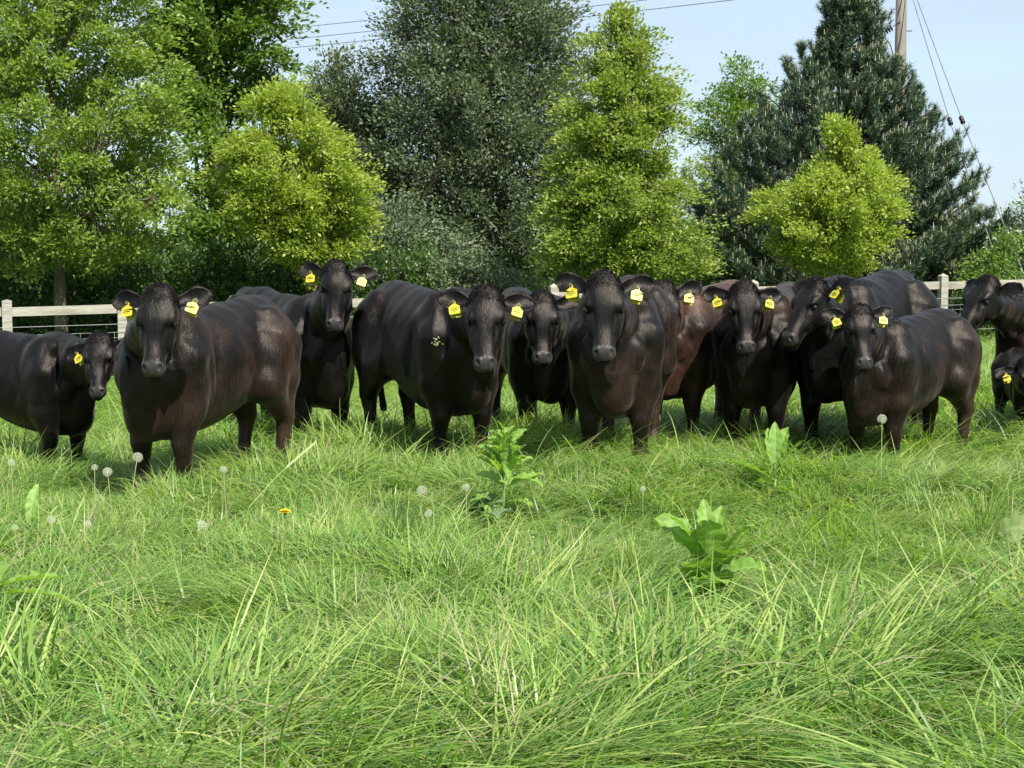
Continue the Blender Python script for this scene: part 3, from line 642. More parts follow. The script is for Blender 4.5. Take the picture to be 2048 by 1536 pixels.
tree('evergreen_oak_tree', 'huge grey green evergreen oak filling the middle behind the fence', [(-190, 860, 1010), (-110, 820, 1080), (-40, 805, 1130), (20, 800, 1155), (90, 785, 1160), (150, 765, 1170), (220, 730, 1210), (300, 725, 1260), (400, 735, 1300), (480, 730, 1290), (560, 740, 1240), (620, 780, 1180)],
     33.5, 2700, 66, .36, .100, M['holm'], M['bark_dark'], .26, 44, gap=-.62, gapscale=.9, lump=.22, n_limb=50, wob=.35, asp=.55, droop=.1, flat=.9, shell=.45, low=.1, tone_sd=.12)
tree('evergreen_oak_tree', 'lower grey evergreen tree against the sky left of the huge evergreen oak', [(110, 655, 690), (150, 628, 715), (200, 612, 760), (280, 605, 800), (380, 620, 820), (480, 620, 820), (570, 640, 800)],
     34.5, 900, 64, .32, .095, M['holm'], M['bark_dark'], .14, 45, gap=-.6, lump=.2, asp=.55, droop=.05, flat=.95, low=.1, tone_sd=.12)
tree('field_maple_tree', 'tall conical bright green tree right of the huge evergreen oak', [(12, 1215, 1260), (55, 1190, 1290), (110, 1150, 1320), (170, 1140, 1345), (230, 1120, 1370), (300, 1110, 1385), (370, 1085, 1400), (430, 1080, 1410), (490, 1070, 1425), (535, 1090, 1420), (572, 1130, 1380)],
     26.6, 1150, 90, .25, .079, M['lime'], M['bark'], .10, 46, gap=-.60, gapscale=1.4, lump=.24)
tree('birch_tree', 'distant light green tree against the sky between the conical tree and the pine', [(118, 1465, 1490), (165, 1430, 1520), (220, 1385, 1550), (300, 1370, 1560), (400, 1370, 1540), (520, 1400, 1520)],
     40, 380, 60, .42, .10, M['oak'], M['bark'], .12, 47, gap=-.35, lump=.35)
tree('golden_maple_tree', 'small golden green tree in front of the dark pine', [(240, 1640, 1670), (270, 1632, 1720), (310, 1625, 1750), (350, 1590, 1775), (385, 1520, 1790), (425, 1505, 1812), (470, 1525, 1795), (510, 1560, 1770), (545, 1610, 1730), (562, 1640, 1690)],
     27.2, 520, 90, .20, .077, M['golden'], M['bark'], .045, 58, gap=-.42, gapscale=2.2, lump=.38, flat=.85, shell=.6)
tree('hawthorn_tree', 'hawthorn in white blossom at the far right edge', [(372, 2060, 2095), (410, 2010, 2170), (460, 1985, 2220), (520, 1985, 2230), (580, 2000, 2210)],
     31.0, 330, 70, .32, .07, M['blossom'], M['bark_dark'], .09, 49, lump=.3, low=.1)
tree('elder_bush', 'fresh green bush behind the right end of the fence', [(470, 1960, 2010), (500, 1930, 2060), (540, 1915, 2090), (590, 1915, 2100), (650, 1930, 2080)],
     29.3, 150, 60, .3, .075, M['oak'], M['bark_dark'], .05, 50, lump=.3, low=.1, cat='bush', group=None)
tree('elder_bush', 'dark bushy shrub behind the fence between the small yellow green tree and the huge oak', [(400, 700, 760), (440, 640, 850), (500, 600, 1000), (560, 590, 1090), (620, 600, 1080)],
     29.8, 800, 64, .34, .085, M['holm'], M['bark_dark'], .05, 51, lump=.25, low=.05, cat='bush', group=None, asp=.45)

# ---------------------------------------------------------------- pine
def pine(label, Y, seed):
    rs = np.random.default_rng(seed)
    prof = [(-60, 1660, 1710), (0, 1638, 1742), (60, 1640, 1750), (110, 1605, 1765), (170, 1545, 1828), (230, 1480, 1862), (290, 1410, 1925), (340, 1385, 1950), (400, 1370, 1980), (460, 1360, 1992), (520, 1370, 2000), (590, 1390, 1990)]
    pz, xl, xr = envelope(prof, Y, seed); x0 = (1692 - 1024) / F_PX * Y; zg = float(gz(x0, Y)); ztop = at(0, -70, Y)[2]
    rt = tag(empty('pine_tree', (x0, Y, zg)), label, 'tree', 'trees beyond the fence'); off = np.array([x0, Y, zg])
    bf = Buf(); bf.tube([[x0, Y, zg - .1], [x0 + .03, Y, zg + 1.5], [x0 - .02, Y, zg + 3.5], [x0, Y, ztop - .3]], [.20, .17, .10, .02], 9, .5)
    tips, tdir = [], []
    zw = zg + .9
    while zw < ztop - .35:
        nb = 10
        for i in range(nb):
            th = rs.choice([0, math.pi]) + rs.normal(0, .35) if i > 7 else rs.uniform(0, 2 * math.pi) if i > 5 else (i * math.pi / 3 + rs.uniform(-.5, .5) + zw * 2)
            z0 = zw + rs.uniform(-.12, .12); rise = .12 + .6 * (z0 - zg) / (ztop - zg)
            # find reach so the tip meets the envelope
            lo_, hi_ = .1, 4.5
            for _ in range(14):
                m_ = (lo_ + hi_) / 2; zt = z0 + rise * m_ * .8
                x_t = x0 + m_ * math.cos(th); a = np.interp(zt, pz, xl); b = np.interp(zt, pz, xr); c = (a + b) / 2; r_ = (b - a) / 2 if zt < pz[-1] else 0
                rr = math.hypot(x_t - c, m_ * math.sin(th) / .95)
                if rr < r_: lo_ = m_
                else: hi_ = m_
            reach = lo_ * rs.uniform(.80, 1.06)
            t = np.linspace(0, 1, 8)[:, None]; d = np.array([math.cos(th), math.sin(th), 0])
            pts = np.array([x0, Y, z0]) + d * reach * t + np.array([0, 0, 1]) * (rise * reach * .8 * t**1.7 - .10 * reach * np.sin(t * math.pi)) + np.vstack([np.zeros(3), rs.normal(0, .03, (7, 3))])
            bf.tube(pts, np.linspace(.028, .010, 8), 4, .5, cap=False)
            ns = max(4, int(reach * 13))
            for j in range(ns):
                q = rs.uniform(.22, 1); k_ = min(int(q * 7), 6); b0 = pts[k_] + (pts[k_ + 1] - pts[k_]) * (q * 7 - k_)
                sdv = np.array([-d[1], d[0], 0]) * rs.choice([-1, 1]) * rs.uniform(.3, 1) + d * rs.uniform(.1, .8) + np.array([0, 0, rs.uniform(-.05, .7)])
                e = b0 + nrm(sdv) * rs.uniform(.15, .42) * (1.15 - .4 * q); bf.tube([b0, (b0 + e) / 2 - [0, 0, .02], e], [.010, .008, .006], 3, .5, cap=False)
                tips.append(e); tdir.append(nrm(nrm(sdv) * .6 + np.array([0, 0, .9])))
            tips.append(pts[-1]); tdir.append(nrm(d * .4 + np.array([0, 0, 1.0])))
        zw += .24
    for i in range(12): tips.append(np.array([x0 + rs.normal(0, .05), Y + rs.normal(0, .05), ztop - .12 * i])); tdir.append(np.array([rs.normal(0, .3), rs.normal(0, .3), 1.0]))
    for lx, ly, dy in ((1602, 88, -.5), (1642, 62, .3), (1572, 118, .2), (1752, 125, .4), (1835, 172, -.3), (1628, 130, -.9), (1860, 232, .2), (1520, 200, -.2), (1905, 290, .3), (1660, 20, .2), (1480, 245, .5)):
        tp_ = at(lx, ly, Y + dy); hgt = 1.5; b0 = tp_ - [(tp_[0] - x0) * .22, (tp_[1] - Y) * .3, hgt]
        bf.tube([[x0 + (b0[0] - x0) * .1, Y, b0[2] - .45], b0 * .98 + np.array([x0, Y, b0[2]]) * .02, tp_], [.035, .028, .008], 4, .5, cap=False)
        for j in range(34):
            q = rs.uniform(0, 1)**.8; c_ = b0 + (tp_ - b0) * q; a_ = rs.uniform(0, 6.283); r_ = (1 - q) * .42 + .08
            e = c_ + np.array([math.cos(a_), math.sin(a_), 0]) * r_ * rs.uniform(.5, 1) + [0, 0, r_ * .5]; bf.tube([c_, e], [.008, .005], 3, .5, cap=False)
            tips.append(e); tdir.append(np.array([math.cos(a_) * .5, math.sin(a_) * .5, 1.0]))
        tips.append(tp_); tdir.append(np.array([0, 0, 1.0]))
    T = np.array(tips); D = nrm(np.array(tdir)); n = len(T); m = 60
    # needles all along the last 28 cm of each shoot
    ci = np.repeat(np.arange(n), m); u = rs.uniform(-.26, .04, (n * m, 1)); b0 = T[ci] + D[ci] * u * .85
    e1 = nrm(np.cross(D, [.31, .17, .9])); e2 = np.cross(D, e1); a = rs.uniform(0, 2 * math.pi, (n * m, 1))
    rad = e1[ci] * np.cos(a) + e2[ci] * np.sin(a); d = nrm(D[ci] * rs.uniform(.5, 1.3, (n * m, 1)) + rad); Ln = rs.uniform(.08, .15, (n * m, 1))
    s_ = nrm(np.cross(d, rs.normal(0, 1, (n * m, 3)))) * .0066
    V = np.stack([b0 - s_, b0 + s_, b0 + d * Ln], 1).reshape(-1, 3); F = np.arange(n * m * 3).reshape(-1, 3)
    A = np.repeat(np.clip(.5 + rs.normal(0, .12, n)[ci] + rs.normal(0, .16, n * m), 0, 1), 3)
    bf.V = [v - off for v in bf.V]; bf.build('trunk', M['bark_dark'], rt, True)
    obj_np('crown', V - off, F, M['needle'], {'rnd': A}, False, parent=rt)
    cb = Buf()
    for i in range(n):
        if rs.uniform() < .62 and D[i, 2] > .35:
            e = T[i] + D[i] * .03; h = rs.uniform(.05, .13); cb.tube([e, e + np.array([D[i, 0] * .2, D[i, 1] * .2, 1]) * h], [.009, .006], 4, rs.uniform(0, 1), cap=False)
    cb.V = [v - off for v in cb.V]; co_ = cb.build('young_shoots', M['candle'], rt); co_['kind'] = 'stuff'
    print('pine shoots', n)
pine('big dark blue green pine with pale upright young shoots', 32.0, 61)

# ---------------------------------------------------------------- utility pole, its stays and the overhead lines
pY = 34.5
pt, pb = at(1805, -140, pY), at(1797, 420, pY); pb[2] = gz(pb[0], pY) - .2
pr_ = tag(empty('utility_pole', pb), 'tall weathered wooden utility pole rising behind the pine', 'pole')
bf = Buf(); bf.tube(np.array([[0, 0, 0], (pt - pb) * .5, pt - pb]), [.16, .135, .115], 14, .5); bf.build('pole_shaft', M['pole'], pr_, True)
ic = at(1772, 62, pY - .12) - pb; dI = nrm(np.array([.95, 0, .62]))
bf = Buf(); bf.tube([ic - dI * .28, ic + dI * .38], .012, 6)
for i in range(5): q = ic + dI * (i * .062 - .12); bf.tube([q - dI * .014, q, q + dI * .016], [.03, .088, .05], 10)
bf.build('insulator', M['black'], pr_, True)
bf = Buf(); bf.tube([ic - dI * .24, ic + np.array([-.05, 0, -.35]), ic + np.array([.10, 0, -.62]), ic + np.array([.32, .05, -.80])], .012, 5); bf.tube([ic - dI * .10, ic + np.array([.10, 0, -.30]), ic + np.array([.16, 0, -.5])], .012, 5); bf.build('jumper_cable', M['black'], pr_, True)
b2 = at(1812, 62, pY) - pb; bf = Buf(); bf.tube([b2 - [.1, 0, 0], b2 + [.14, 0, 0]], .012, 6); bf.build('step_bolt', M['black'], pr_)
def stay(a, i_, c, label):
    A_, I_, C2 = at(*a), at(*i_), at(*c); C2[2] = min(C2[2], 10)
    rt = tag(empty('stay_wire', C2), label, 'wire', 'stay wires of the utility pole')
    bf = Buf(); bf.tube([A_ - C2, I_ - C2], .011, 5); bf.tube([I_ - C2, np.zeros(3)], .011, 5); bf.build('cable', M['dark_wire'], rt)
    d = nrm(C2 - I_); bf = Buf(); bf.tube([I_ - C2 - d * .09, I_ - C2 - d * .085, I_ - C2 - d * .02, I_ - C2, I_ - C2 + d * .02, I_ - C2 + d * .085, I_ - C2 + d * .09], [.02, .05, .05, .03, .05, .05, .02], 10); bf.build('insulator', M['black'], rt, True)
stay((1812, -60, pY), (1924, 240, 32.2), (2068, 600, 29.0), 'outer stay wire slanting down from the utility pole to the right')
stay((1808, -60, pY), (1900, 243, 32.0), (2016, 590, 29.0), 'inner stay wire slanting down from the utility pole')
def line(p, label):
    A_, B_ = at(*p[0]), at(*p[1]); t = np.linspace(0, 1, 16)[:, None]; c = (A_ + B_) / 2
    bf = Buf(); bf.tube(A_ + (B_ - A_) * t - np.array([0, 0, .25]) * np.sin(t * math.pi) - c, .011, 5)
    o = bf.build('power_line', M['dark_wire']); o.location = c; tag(o, label, 'cable', 'overhead power lines')
line(((-200, 118, 60), (1800, -82, 36)), 'topmost of the three overhead power lines left of the evergreen oak')
line(((-200, 142, 60), (1802, -62, 36)), 'middle one of the three overhead power lines')
line(((-200, 156, 60), (1804, -40, 36)), 'lowest of the three overhead power lines')

# low rise and far woods beyond the hedges, so nothing is bare from a step aside
def far_wood(label, x0, x1, Y, h, seed, n):
    rs = np.random.default_rng(seed); x = rs.uniform(x0, x1, n); k = rs.uniform(0, 1, n)**.5; lm = 1 + .35 * vnoise(np.stack([x * .35, x * 0], 1), seed, 1.0)
    C = np.stack([x, Y + rs.uniform(-1.5, 1.5, n), gz(x, np.full(n, Y)) + h * lm * k], 1); out = nrm(np.stack([rs.normal(0, .3, n), -np.ones(n), np.full(n, .6)], 1))
    V, F, A = leaf_cloud(C, out, 22, .55 * rs.uniform(.7, 1.3, n), .24, rs, .2, .8, .6)
    o = obj_np('far_wood', V, F, M['hedge'], {'rnd': A}); tag(o, label, 'trees', kind='stuff')
far_wood('dark mass of distant trees and shrubs beyond the hedges', -26, 26, 44, 2.9, 71, 3600)

# ---------------------------------------------------------------- cattle: one continuous surface grown from blended volumes
def smin(a, b, k):
    h = np.clip(0.5 + 0.5 * (b - a) / k, 0, 1)
    return b * (1 - h) + a * h - k * h * (1 - h)

def cap_d(P, a, b, ra, rb):
    a = np.asarray(a, float); ab = np.asarray(b, float) - a
    q = [P[i] - a[i] for i in range(3)]
    t = np.clip((q[0] * ab[0] + q[1] * ab[1] + q[2] * ab[2]) / max(ab @ ab, 1e-9), 0, 1)
    return np.sqrt(sum((q[i] - t * ab[i]) ** 2 for i in range(3))) - (ra + t * (rb - ra))

def ell_d(P, c, r):
    q = [(P[i] - c[i]) / r[i] for i in range(3)]
    k0 = np.sqrt(q[0] ** 2 + q[1] ** 2 + q[2] ** 2)
    k1 = np.sqrt(sum((q[i] / r[i]) ** 2 for i in range(3)))
    return k0 * (k0 - 1) / np.maximum(k1, 1e-6)

def spl(xs, ys, q):
    """smooth interpolation through stations (Catmull-Rom-like via dense cubic Hermite)"""
    xs = np.asarray(xs, float); ys = np.asarray(ys, float)
    m = np.gradient(ys, xs); i = np.clip(np.searchsorted(xs, q) - 1, 0, len(xs) - 2)
    h = xs[i + 1] - xs[i]; t = np.clip((q - xs[i]) / h, 0, 1)
    return ((2 * t**3 - 3 * t**2 + 1) * ys[i] + (t**3 - 2 * t**2 + t) * h * m[i] + (-2 * t**3 + 3 * t**2) * ys[i + 1] + (t**3 - t**2) * h * m[i + 1])

# torso stations: x, top, bottom, half width
TOR = np.array([(-0.84, 1.11, 1.03, .03), (-0.80, 1.22, .88, .12), (-0.72, 1.28, .76, .20), (-0.52, 1.32, .64, .275), (-0.28, 1.29, .535, .315), (0.0, 1.255, .435, .350),
                (0.25, 1.25, .39, .335), (0.45, 1.275, .375, .285), (0.60, 1.235, .40, .225), (0.73, 1.13, .48, .15), (0.80, 1.0, .62, .05)])
# head stations along the face: u, front w, back w, half width
HEAD = np.array([(-0.05, -.05, -.09, .045), (-0.025, -.005, -.13, .084), (0.03, .030, -.16, .118), (0.10, .040, -.20, .134), (0.18, .036, -.225, .137), (0.25, .020, -.222, .124),
                 (0.32, .004, -.200, .101), (0.39, -.006, -.175, .080), (0.44, -.010, -.160, .076), (0.475, -.014, -.150, .081), (0.505, -.026, -.135, .074), (0.54, -.060, -.118, .048)])

def nets(xs, ys, zs, F):
    S = F < 0
    c = [S[i:S.shape[0] - 1 + i, j:S.shape[1] - 1 + j, k:S.shape[2] - 1 + k] for i in (0, 1) for j in (0, 1) for k in (0, 1)]
    cnt = sum(q.astype(np.int8) for q in c)
    act = (cnt > 0) & (cnt < 8)
    I, J, K = np.nonzero(act)
    idx = -np.ones(act.shape, dtype=np.int64); idx[I, J, K] = np.arange(len(I))
    acc = np.zeros((len(I), 3)); n = np.zeros(len(I))
    ax = (xs, ys, zs)
    for d in range(3):
        for a in (0, 1):
            for b_ in (0, 1):
                o0 = [0, 0, 0]; e = [q for q in range(3) if q != d]; o0[e[0]] = a; o0[e[1]] = b_
                o1 = list(o0); o1[d] = 1
                f0 = F[I + o0[0], J + o0[1], K + o0[2]]; f1 = F[I + o1[0], J + o1[1], K + o1[2]]
                m_ = (f0 < 0) != (f1 < 0)
                t = np.where(m_, f0 / np.where(m_, f0 - f1, 1), 0)
                g = (I, J, K)
                for q in range(3):
                    p0 = ax[q][g[q] + o0[q]]; p1 = ax[q][g[q] + o1[q]]
                    acc[:, q] += np.where(m_, p0 + t * (p1 - p0), 0)
                n += m_
    V = acc / n[:, None]
    Q = []
    for d in range(3):
        sl0 = [slice(None)] * 3; sl1 = [slice(None)] * 3; sl0[d] = slice(0, -1); sl1[d] = slice(1, None)
        A, B = S[tuple(sl0)], S[tuple(sl1)]
        for flip, mk in ((0, A & ~B), (1, ~A & B)):
            g = list(np.nonzero(mk)); e = [(d + 1) % 3, (d + 2) % 3]
            ok = (g[e[0]] > 0) & (g[e[1]] > 0) & (g[e[0]] < act.shape[e[0]]) & (g[e[1]] < act.shape[e[1]])
            g = [q[ok] for q in g]
            def cell(a, b_):
                h = [q.copy() for q in g]; h[e[0]] -= a; h[e[1]] -= b_
                return idx[h[0], h[1], h[2]]
            q4 = [cell(1, 1), cell(0, 1), cell(0, 0), cell(1, 0)]
            if flip: q4 = q4[::-1]
            Q.append(np.stack(q4, 1))
    return V, np.vstack(Q)

def axis(lo, hi, hlo, hhi, cs, fs):
    out = [lo]; 
    while out[-1] < hi:
        x = out[-1]; dd = max(hlo - x, x - hhi, 0)
        out.append(x + min(cs, fs + dd * 0.25))
    return np.array(out)

def stuck_straw(root, px, py, n, spread):
    """dry straw caught in the coat around the point of the body seen at px, py"""
    body = next(o for o in root.children if o.name.startswith('body')); me = body.data; m_ = len(me.vertices)
    co = np.empty(m_ * 3, dtype=np.float32); me.vertices.foreach_get('co', co); co = co.reshape(-1, 3).astype(float); vn = np.empty(m_ * 3, dtype=np.float32); me.vertex_normals.foreach_get('vector', vn); vn = vn.reshape(-1, 3)
    a = root.rotation_euler[2]; Rz = np.array([[math.cos(a), -math.sin(a), 0], [math.sin(a), math.cos(a), 0], [0, 0, 1]])
    W = co @ Rz.T + np.array(root.location); NW = vn @ Rz.T; rs = np.random.default_rng(5); bf = Buf()
    cp, sp = math.cos(PITCH), math.sin(PITCH); dep = W[:, 1] * cp - (W[:, 2] - CAMZ) * sp
    X = 1024 + F_PX * W[:, 0] / dep; Yp = 768 - F_PX * (W[:, 1] * sp + (W[:, 2] - CAMZ) * cp) / dep
    for i in range(n):
        tx, ty = px + rs.normal(0, spread), py + rs.normal(0, spread * .8); q = np.argmin((X - tx)**2 + (Yp - ty)**2 + 1e5 * (NW[:, 1] > -.2) + 400 * W[:, 1]); p = co[q] + vn[q] * .004; nn = vn[q]
        t = nrm(np.cross(nn, rs.normal(0, 1, 3))); s_ = np.cross(nn, t); L_ = rs.uniform(.008, .03) * (.9 if i < 3 else .45)
        bf.add([p - t * L_ - s_ * .003, p + t * L_ - s_ * .002 + nn * .003, p + t * L_ + s_ * .002 + nn * .003, p - t * L_ + s_ * .003], [[0, 1, 2, 3]], rs.uniform(.5, 1))
    bf.build('straw', M['stalk'], root)

def make_cow(label, front_px, depth, heading, s, poll, hyaw, hpitch, hroll=0, hs=None, brown=0.0, legs=None, ears=((12, 0), (12, 0)),
             tags=('L', 'R'), tail=False, seed=0, belly=1.0, name='cow', cat='cow', mouth=0.0, eartilt=0, hairy=1.0, backbrown=0.0):
    rs = np.random.default_rng(seed + 100)
    hs = (hs or s * 1.03) * .965
    hw, mzw = rs.uniform(.86, .93), rs.uniform(-.04, .06)
    ears = tuple((a + 13 + rs.uniform(-8, 8), f + rs.uniform(-.18, .12)) for a, f in ears)
    hd = np.array([math.cos(R(heading)), math.sin(R(heading)), 0]); lf = np.array([-hd[1], hd[0], 0])
    fp = at(front_px, 600, depth); fp[2] = 0
    org = fp - hd * 0.45 * s; org[2] = float(gz(org[0], org[1])) - 0.01
    W2L = np.stack([hd, lf, [0, 0, 1]])           # rows
    # head frame in local metres (unscaled body coordinates: /s)
    pw = at(*poll)
    fy, fpch = R(hyaw), R(hpitch)
    U = np.array([math.cos(fy) * math.cos(fpch), math.sin(fy) * math.cos(fpch), -math.sin(fpch)])
    Wn = np.array([math.cos(fy) * math.sin(fpch), math.sin(fy) * math.sin(fpch), math.cos(fpch)])
    Vn = np.cross(Wn, U)
    if hroll:
        a = R(hroll); Vn, Wn = Vn * math.cos(a) + Wn * math.sin(a), Wn * math.cos(a) - Vn * math.sin(a)
    HO = W2L @ (pw - org) / s                       # head origin, local
    HR = np.stack([W2L @ U, W2L @ Vn, W2L @ Wn])     # rows: head axes in local
    k = hs / s
    # leg joints (local, unit cow), offsets per leg
    lg = dict(fl=(0, 0), fr=(0, 0), hl=(0, 0), hr=(0, 0)); lg.update(legs or {})
    caps = []   # a,b,ra,rb,k
    for nm, sy in (('fl', 1), ('fr', -1)):
        ox, oy = lg[nm]
        y = 0.175 * sy
        kn = (.47 + ox * .5, y + oy * .5, .36); ft = (.45 + ox, y + oy, .12)
        caps += [((.47, .20 * sy, .92), (.43 + ox * .2, .19 * sy, .58), .135, .112, .07),
                 ((.43 + ox * .2, .19 * sy, .58), kn, .112, .068, .05), (kn, (kn[0] - .008, kn[1], .30), .068, .060, .02),
                 ((kn[0] - .008, kn[1], .31), ft, .056, .046, .02), (ft, (ft[0] + .02, ft[1], .085), .055, .050, .02),
                 ((ft[0] + .02, ft[1], .07), (ft[0] + .045, ft[1], .03), .05, .062, .015)]
    for nm, sy in (('hl', 1), ('hr', -1)):
        ox, oy = lg[nm]; y = 0.17 * sy
        st = (-.40 + ox * .25, .21 * sy, .70); hk = (-.68 + ox * .7, y + oy * .6, .44); ft = (-.63 + ox, y + oy, .12)
        caps += [((-.52, .17 * sy, 1.0), st, .19, .14, .08), ((-.66, .15 * sy, .95), (-.64 + ox * .3, .17 * sy, .72), .15, .12, .06),
                 (st, hk, .125, .062, .06), ((-.66 + ox * .3, .17 * sy, .72), hk, .11, .060, .05), (hk, (hk[0] + .01, hk[1], .36), .064, .055, .02),
                 ((hk[0] + .01, hk[1], .37), ft, .052, .045, .02), (ft, (ft[0] + .02, ft[1], .085), .055, .050, .02),
                 ((ft[0] + .02, ft[1], .07), (ft[0] + .045, ft[1], .03), .05, .062, .015)]
    ells = []
    for sy in (1, -1):
        ells += [((.40, .175 * sy, .93), (.17, .115, .30), .10), ((-.56, .175 * sy, .86), (.21, .125, .30), .06), ((-.50, .205 * sy, 1.20), (.08, .035, .04), .08),
                 ((.62, .15 * sy, .82), (.095, .075, .13), .045)]
    ells += [((.61, 0, .54), (.15, .11, .15), .05)]
    # neck: bezier from chest to the back of the skull
    hb = HO + (HR[0] * .13 + HR[2] * -.15) * k
    A = np.array([.40, 0, 1.02]); B0 = np.array([.74, 0, 1.06 + 0.3 * max(0, HO[2] - 1.35)]); 
    Bc = B0 + 0.35 * (hb - B0) * np.array([.2, .6, .5])
    ts = np.linspace(0, 1, 7); bez = (1 - ts)[:, None]**2 * A + 2 * (ts * (1 - ts))[:, None] * Bc + (ts**2)[:, None] * hb
    nr = np.interp(ts, [0, .35, .7, 1], [.215, .165, .130, .112 * k])
    lo = np.array([-.95, -.48, -.02]); hi = np.array([.9, .48, 1.4])
    hc = [HO + (HR[0] * u + HR[1] * v + HR[2] * w_) * k for u in (-.08, .60) for v in (-.17, .17) for w_ in (-.26, .08)]
    hlo, hhi = np.min(hc, 0), np.max(hc, 0)
    lo = np.minimum(lo, hlo - .03); hi = np.maximum(hi, hhi + .03)
    xs = axis(lo[0], hi[0], hlo[0], hhi[0], .017, .0075); ys = axis(lo[1], hi[1], hlo[1], hhi[1], .017, .0075); zs = axis(lo[2], hi[2], hlo[2], hhi[2], .017, .0075)
    Fd = np.full((len(xs), len(ys), len(zs)), 0.6, dtype=np.float64)
    def box_apply(l, h, fn, kk, mode='u'):
        a = [np.searchsorted(q, l[i]) for i, q in enumerate((xs, ys, zs))]; b_ = [np.searchsorted(q, h[i]) for i, q in enumerate((xs, ys, zs))]
        sl = tuple(slice(max(p - 1, 0), q + 1) for p, q in zip(a, b_))
        P = (xs[sl[0]][:, None, None], ys[sl[1]][None, :, None], zs[sl[2]][None, None, :])
        d = fn(P)
        if mode == 'u': Fd[sl] = smin(Fd[sl], d, kk)
        else: Fd[sl] = -smin(-Fd[sl], d, kk)
    def torso(P):
        x = P[0]; top = spl(TOR[:, 0], TOR[:, 1], x); bot = spl(TOR[:, 0], TOR[:, 2], x); wd = spl(TOR[:, 0], TOR[:, 3], x) * .80
        bot = top - (top - bot) * (1 + (belly - 1) * np.exp(-((x - 0.05) / .45)**2)); wd = wd * (1 + (belly - 1) * 1.2 * np.exp(-((x - 0.0) / .45)**2))
        c = (top + bot) * .5 - .03; h = (top - bot) * .5
        c = (top + bot) * .5
        sz = np.clip((P[2] - c) / h, -1, 1)
        we = wd * (1 - .20 * np.clip(sz, 0, 1)**1.5 + .03 * np.clip(-sz, 0, 1) - .12 * np.clip(-sz, 0, 1)**2)
        q = ((np.abs(P[1]) / we)**2.25 + (np.abs(P[2] - c) / h)**2.25)**(1 / 2.25)
        d = (q - 1) * np.minimum(we, h) * .85
        return np.maximum(d, np.maximum(x - .82, -.86 - x))
    box_apply([-.95, -.6, .3], [.9, .6, 1.45], torso, .02)
    for c, r, kk in ells:
        c = np.array(c); r_ = np.array(r); box_apply(c - r_ - kk - .03, c + r_ + kk + .03, lambda P: ell_d(P, c, r_), kk)
    for i in range(6):
        a, b_ = bez[i], bez[i + 1]; m_ = nr[i] + .1
        def nk(P, a=a, b_=b_, i=i):
            # deeper than wide
            sc_ = np.array([1, 1.22 if abs(hb[1]) < .25 else 1.1, 1.0])
            return cap_d([P[q] * sc_[q] for q in range(3)], a * sc_, b_ * sc_, nr[i] * 1.02, nr[i + 1] * 1.02) 
        box_apply(np.minimum(a, b_) - m_, np.maximum(a, b_) + m_, nk, .055)
    # hollows: flank, behind the shoulder, thigh crease, neck to shoulder
    for sy in (1, -1):
        for cc, rr_, kk in (((-.34, .325 * sy, 1.10), (.11, .085, .10), .06), ((.19, .335 * sy, .86), (.035, .085, .26), .06), ((-.33, .30 * sy, .74), (.045, .10, .20), .05),
                            ((.60, .235 * sy, 1.00), (.05, .07, .20), .06), ((-.70, .245 * sy, 1.08), (.10, .06, .10), .05), ((.0, .27 * sy, 1.26), (.22, .09, .04), .05)):
            cc = np.array(cc); rr_ = np.array(rr_); box_apply(cc - rr_ - kk, cc + rr_ + kk, lambda P: ell_d(P, cc, rr_), kk, 's')
    # dewlap
    dl = [bez[1] + [0.05, 0, -.22], bez[3] + np.array([.03, 0, -.17]), bez[5] + np.array([0.0, 0, -.10])]
    for i in range(2):
        a, b_ = dl[i], dl[i + 1]; box_apply(np.minimum(a, b_) - .2, np.maximum(a, b_) + .2, lambda P: cap_d(P, a, b_, .040, .048), .05)
    for a, b_, ra, rb, kk in caps:
        a = np.array(a); b_ = np.array(b_); m_ = max(ra, rb) + kk + .03
        box_apply(np.minimum(a, b_) - m_, np.maximum(a, b_) + m_, lambda P: cap_d(P, a, b_, ra, rb), kk)
    if tail:
        tp = [(-.80, 0, 1.22), (-.88, 0, 1.10), (-.90, .01, .80), (-.88, .03, .50), (-.86, .05, .30)]
        tr = [.035, .028, .022, .022, .03]
        for i in range(4):
            a, b_ = np.array(tp[i]), np.array(tp[i + 1]); box_apply(np.minimum(a, b_) - .08, np.maximum(a, b_) + .08, lambda P: cap_d(P, a, b_, tr[i], tr[i + 1]), .02)
    def headf(P):
        q = [P[i] - HO[i] for i in range(3)]
        u = (q[0] * HR[0][0] + q[1] * HR[0][1] + q[2] * HR[0][2]) / k; v = (q[0] * HR[1][0] + q[1] * HR[1][1] + q[2] * HR[1][2]) / k; w_ = (q[0] * HR[2][0] + q[1] * HR[2][1] + q[2] * HR[2][2]) / k
        f = spl(HEAD[:, 0], HEAD[:, 1], u); bk = spl(HEAD[:, 0], HEAD[:, 2], u); wd = spl(HEAD[:, 0], HEAD[:, 3], u) * hw * np.where(u > .25, 1 + mzw * np.clip((u - .25) * 5, 0, 1), 1)
        c = (f + bk) / 2; h = (f - bk) / 2
        sz = np.clip((w_ - c) / h, -1, 1)
        we = wd * (1 - .22 * np.clip(-sz, 0, 1)**1.3 - .10 * np.clip(sz, 0, 1) ** 2 * (u > .2) * np.clip((u - .2) * 6, 0, 1))
        qq = ((np.abs(v) / we)**2.6 + (np.abs(w_ - c) / h)**2.6)**(1 / 2.6)
        d = (qq - 1) * np.minimum(we, h) * .85
        d = np.maximum(d, np.maximum(u - .535, -.05 - u))
        H = (u, np.abs(v) / .89, w_)
        d = smin(d, ell_d(H, (.172, .116, -.022), (.055, .024, .034)), .030)      # brow
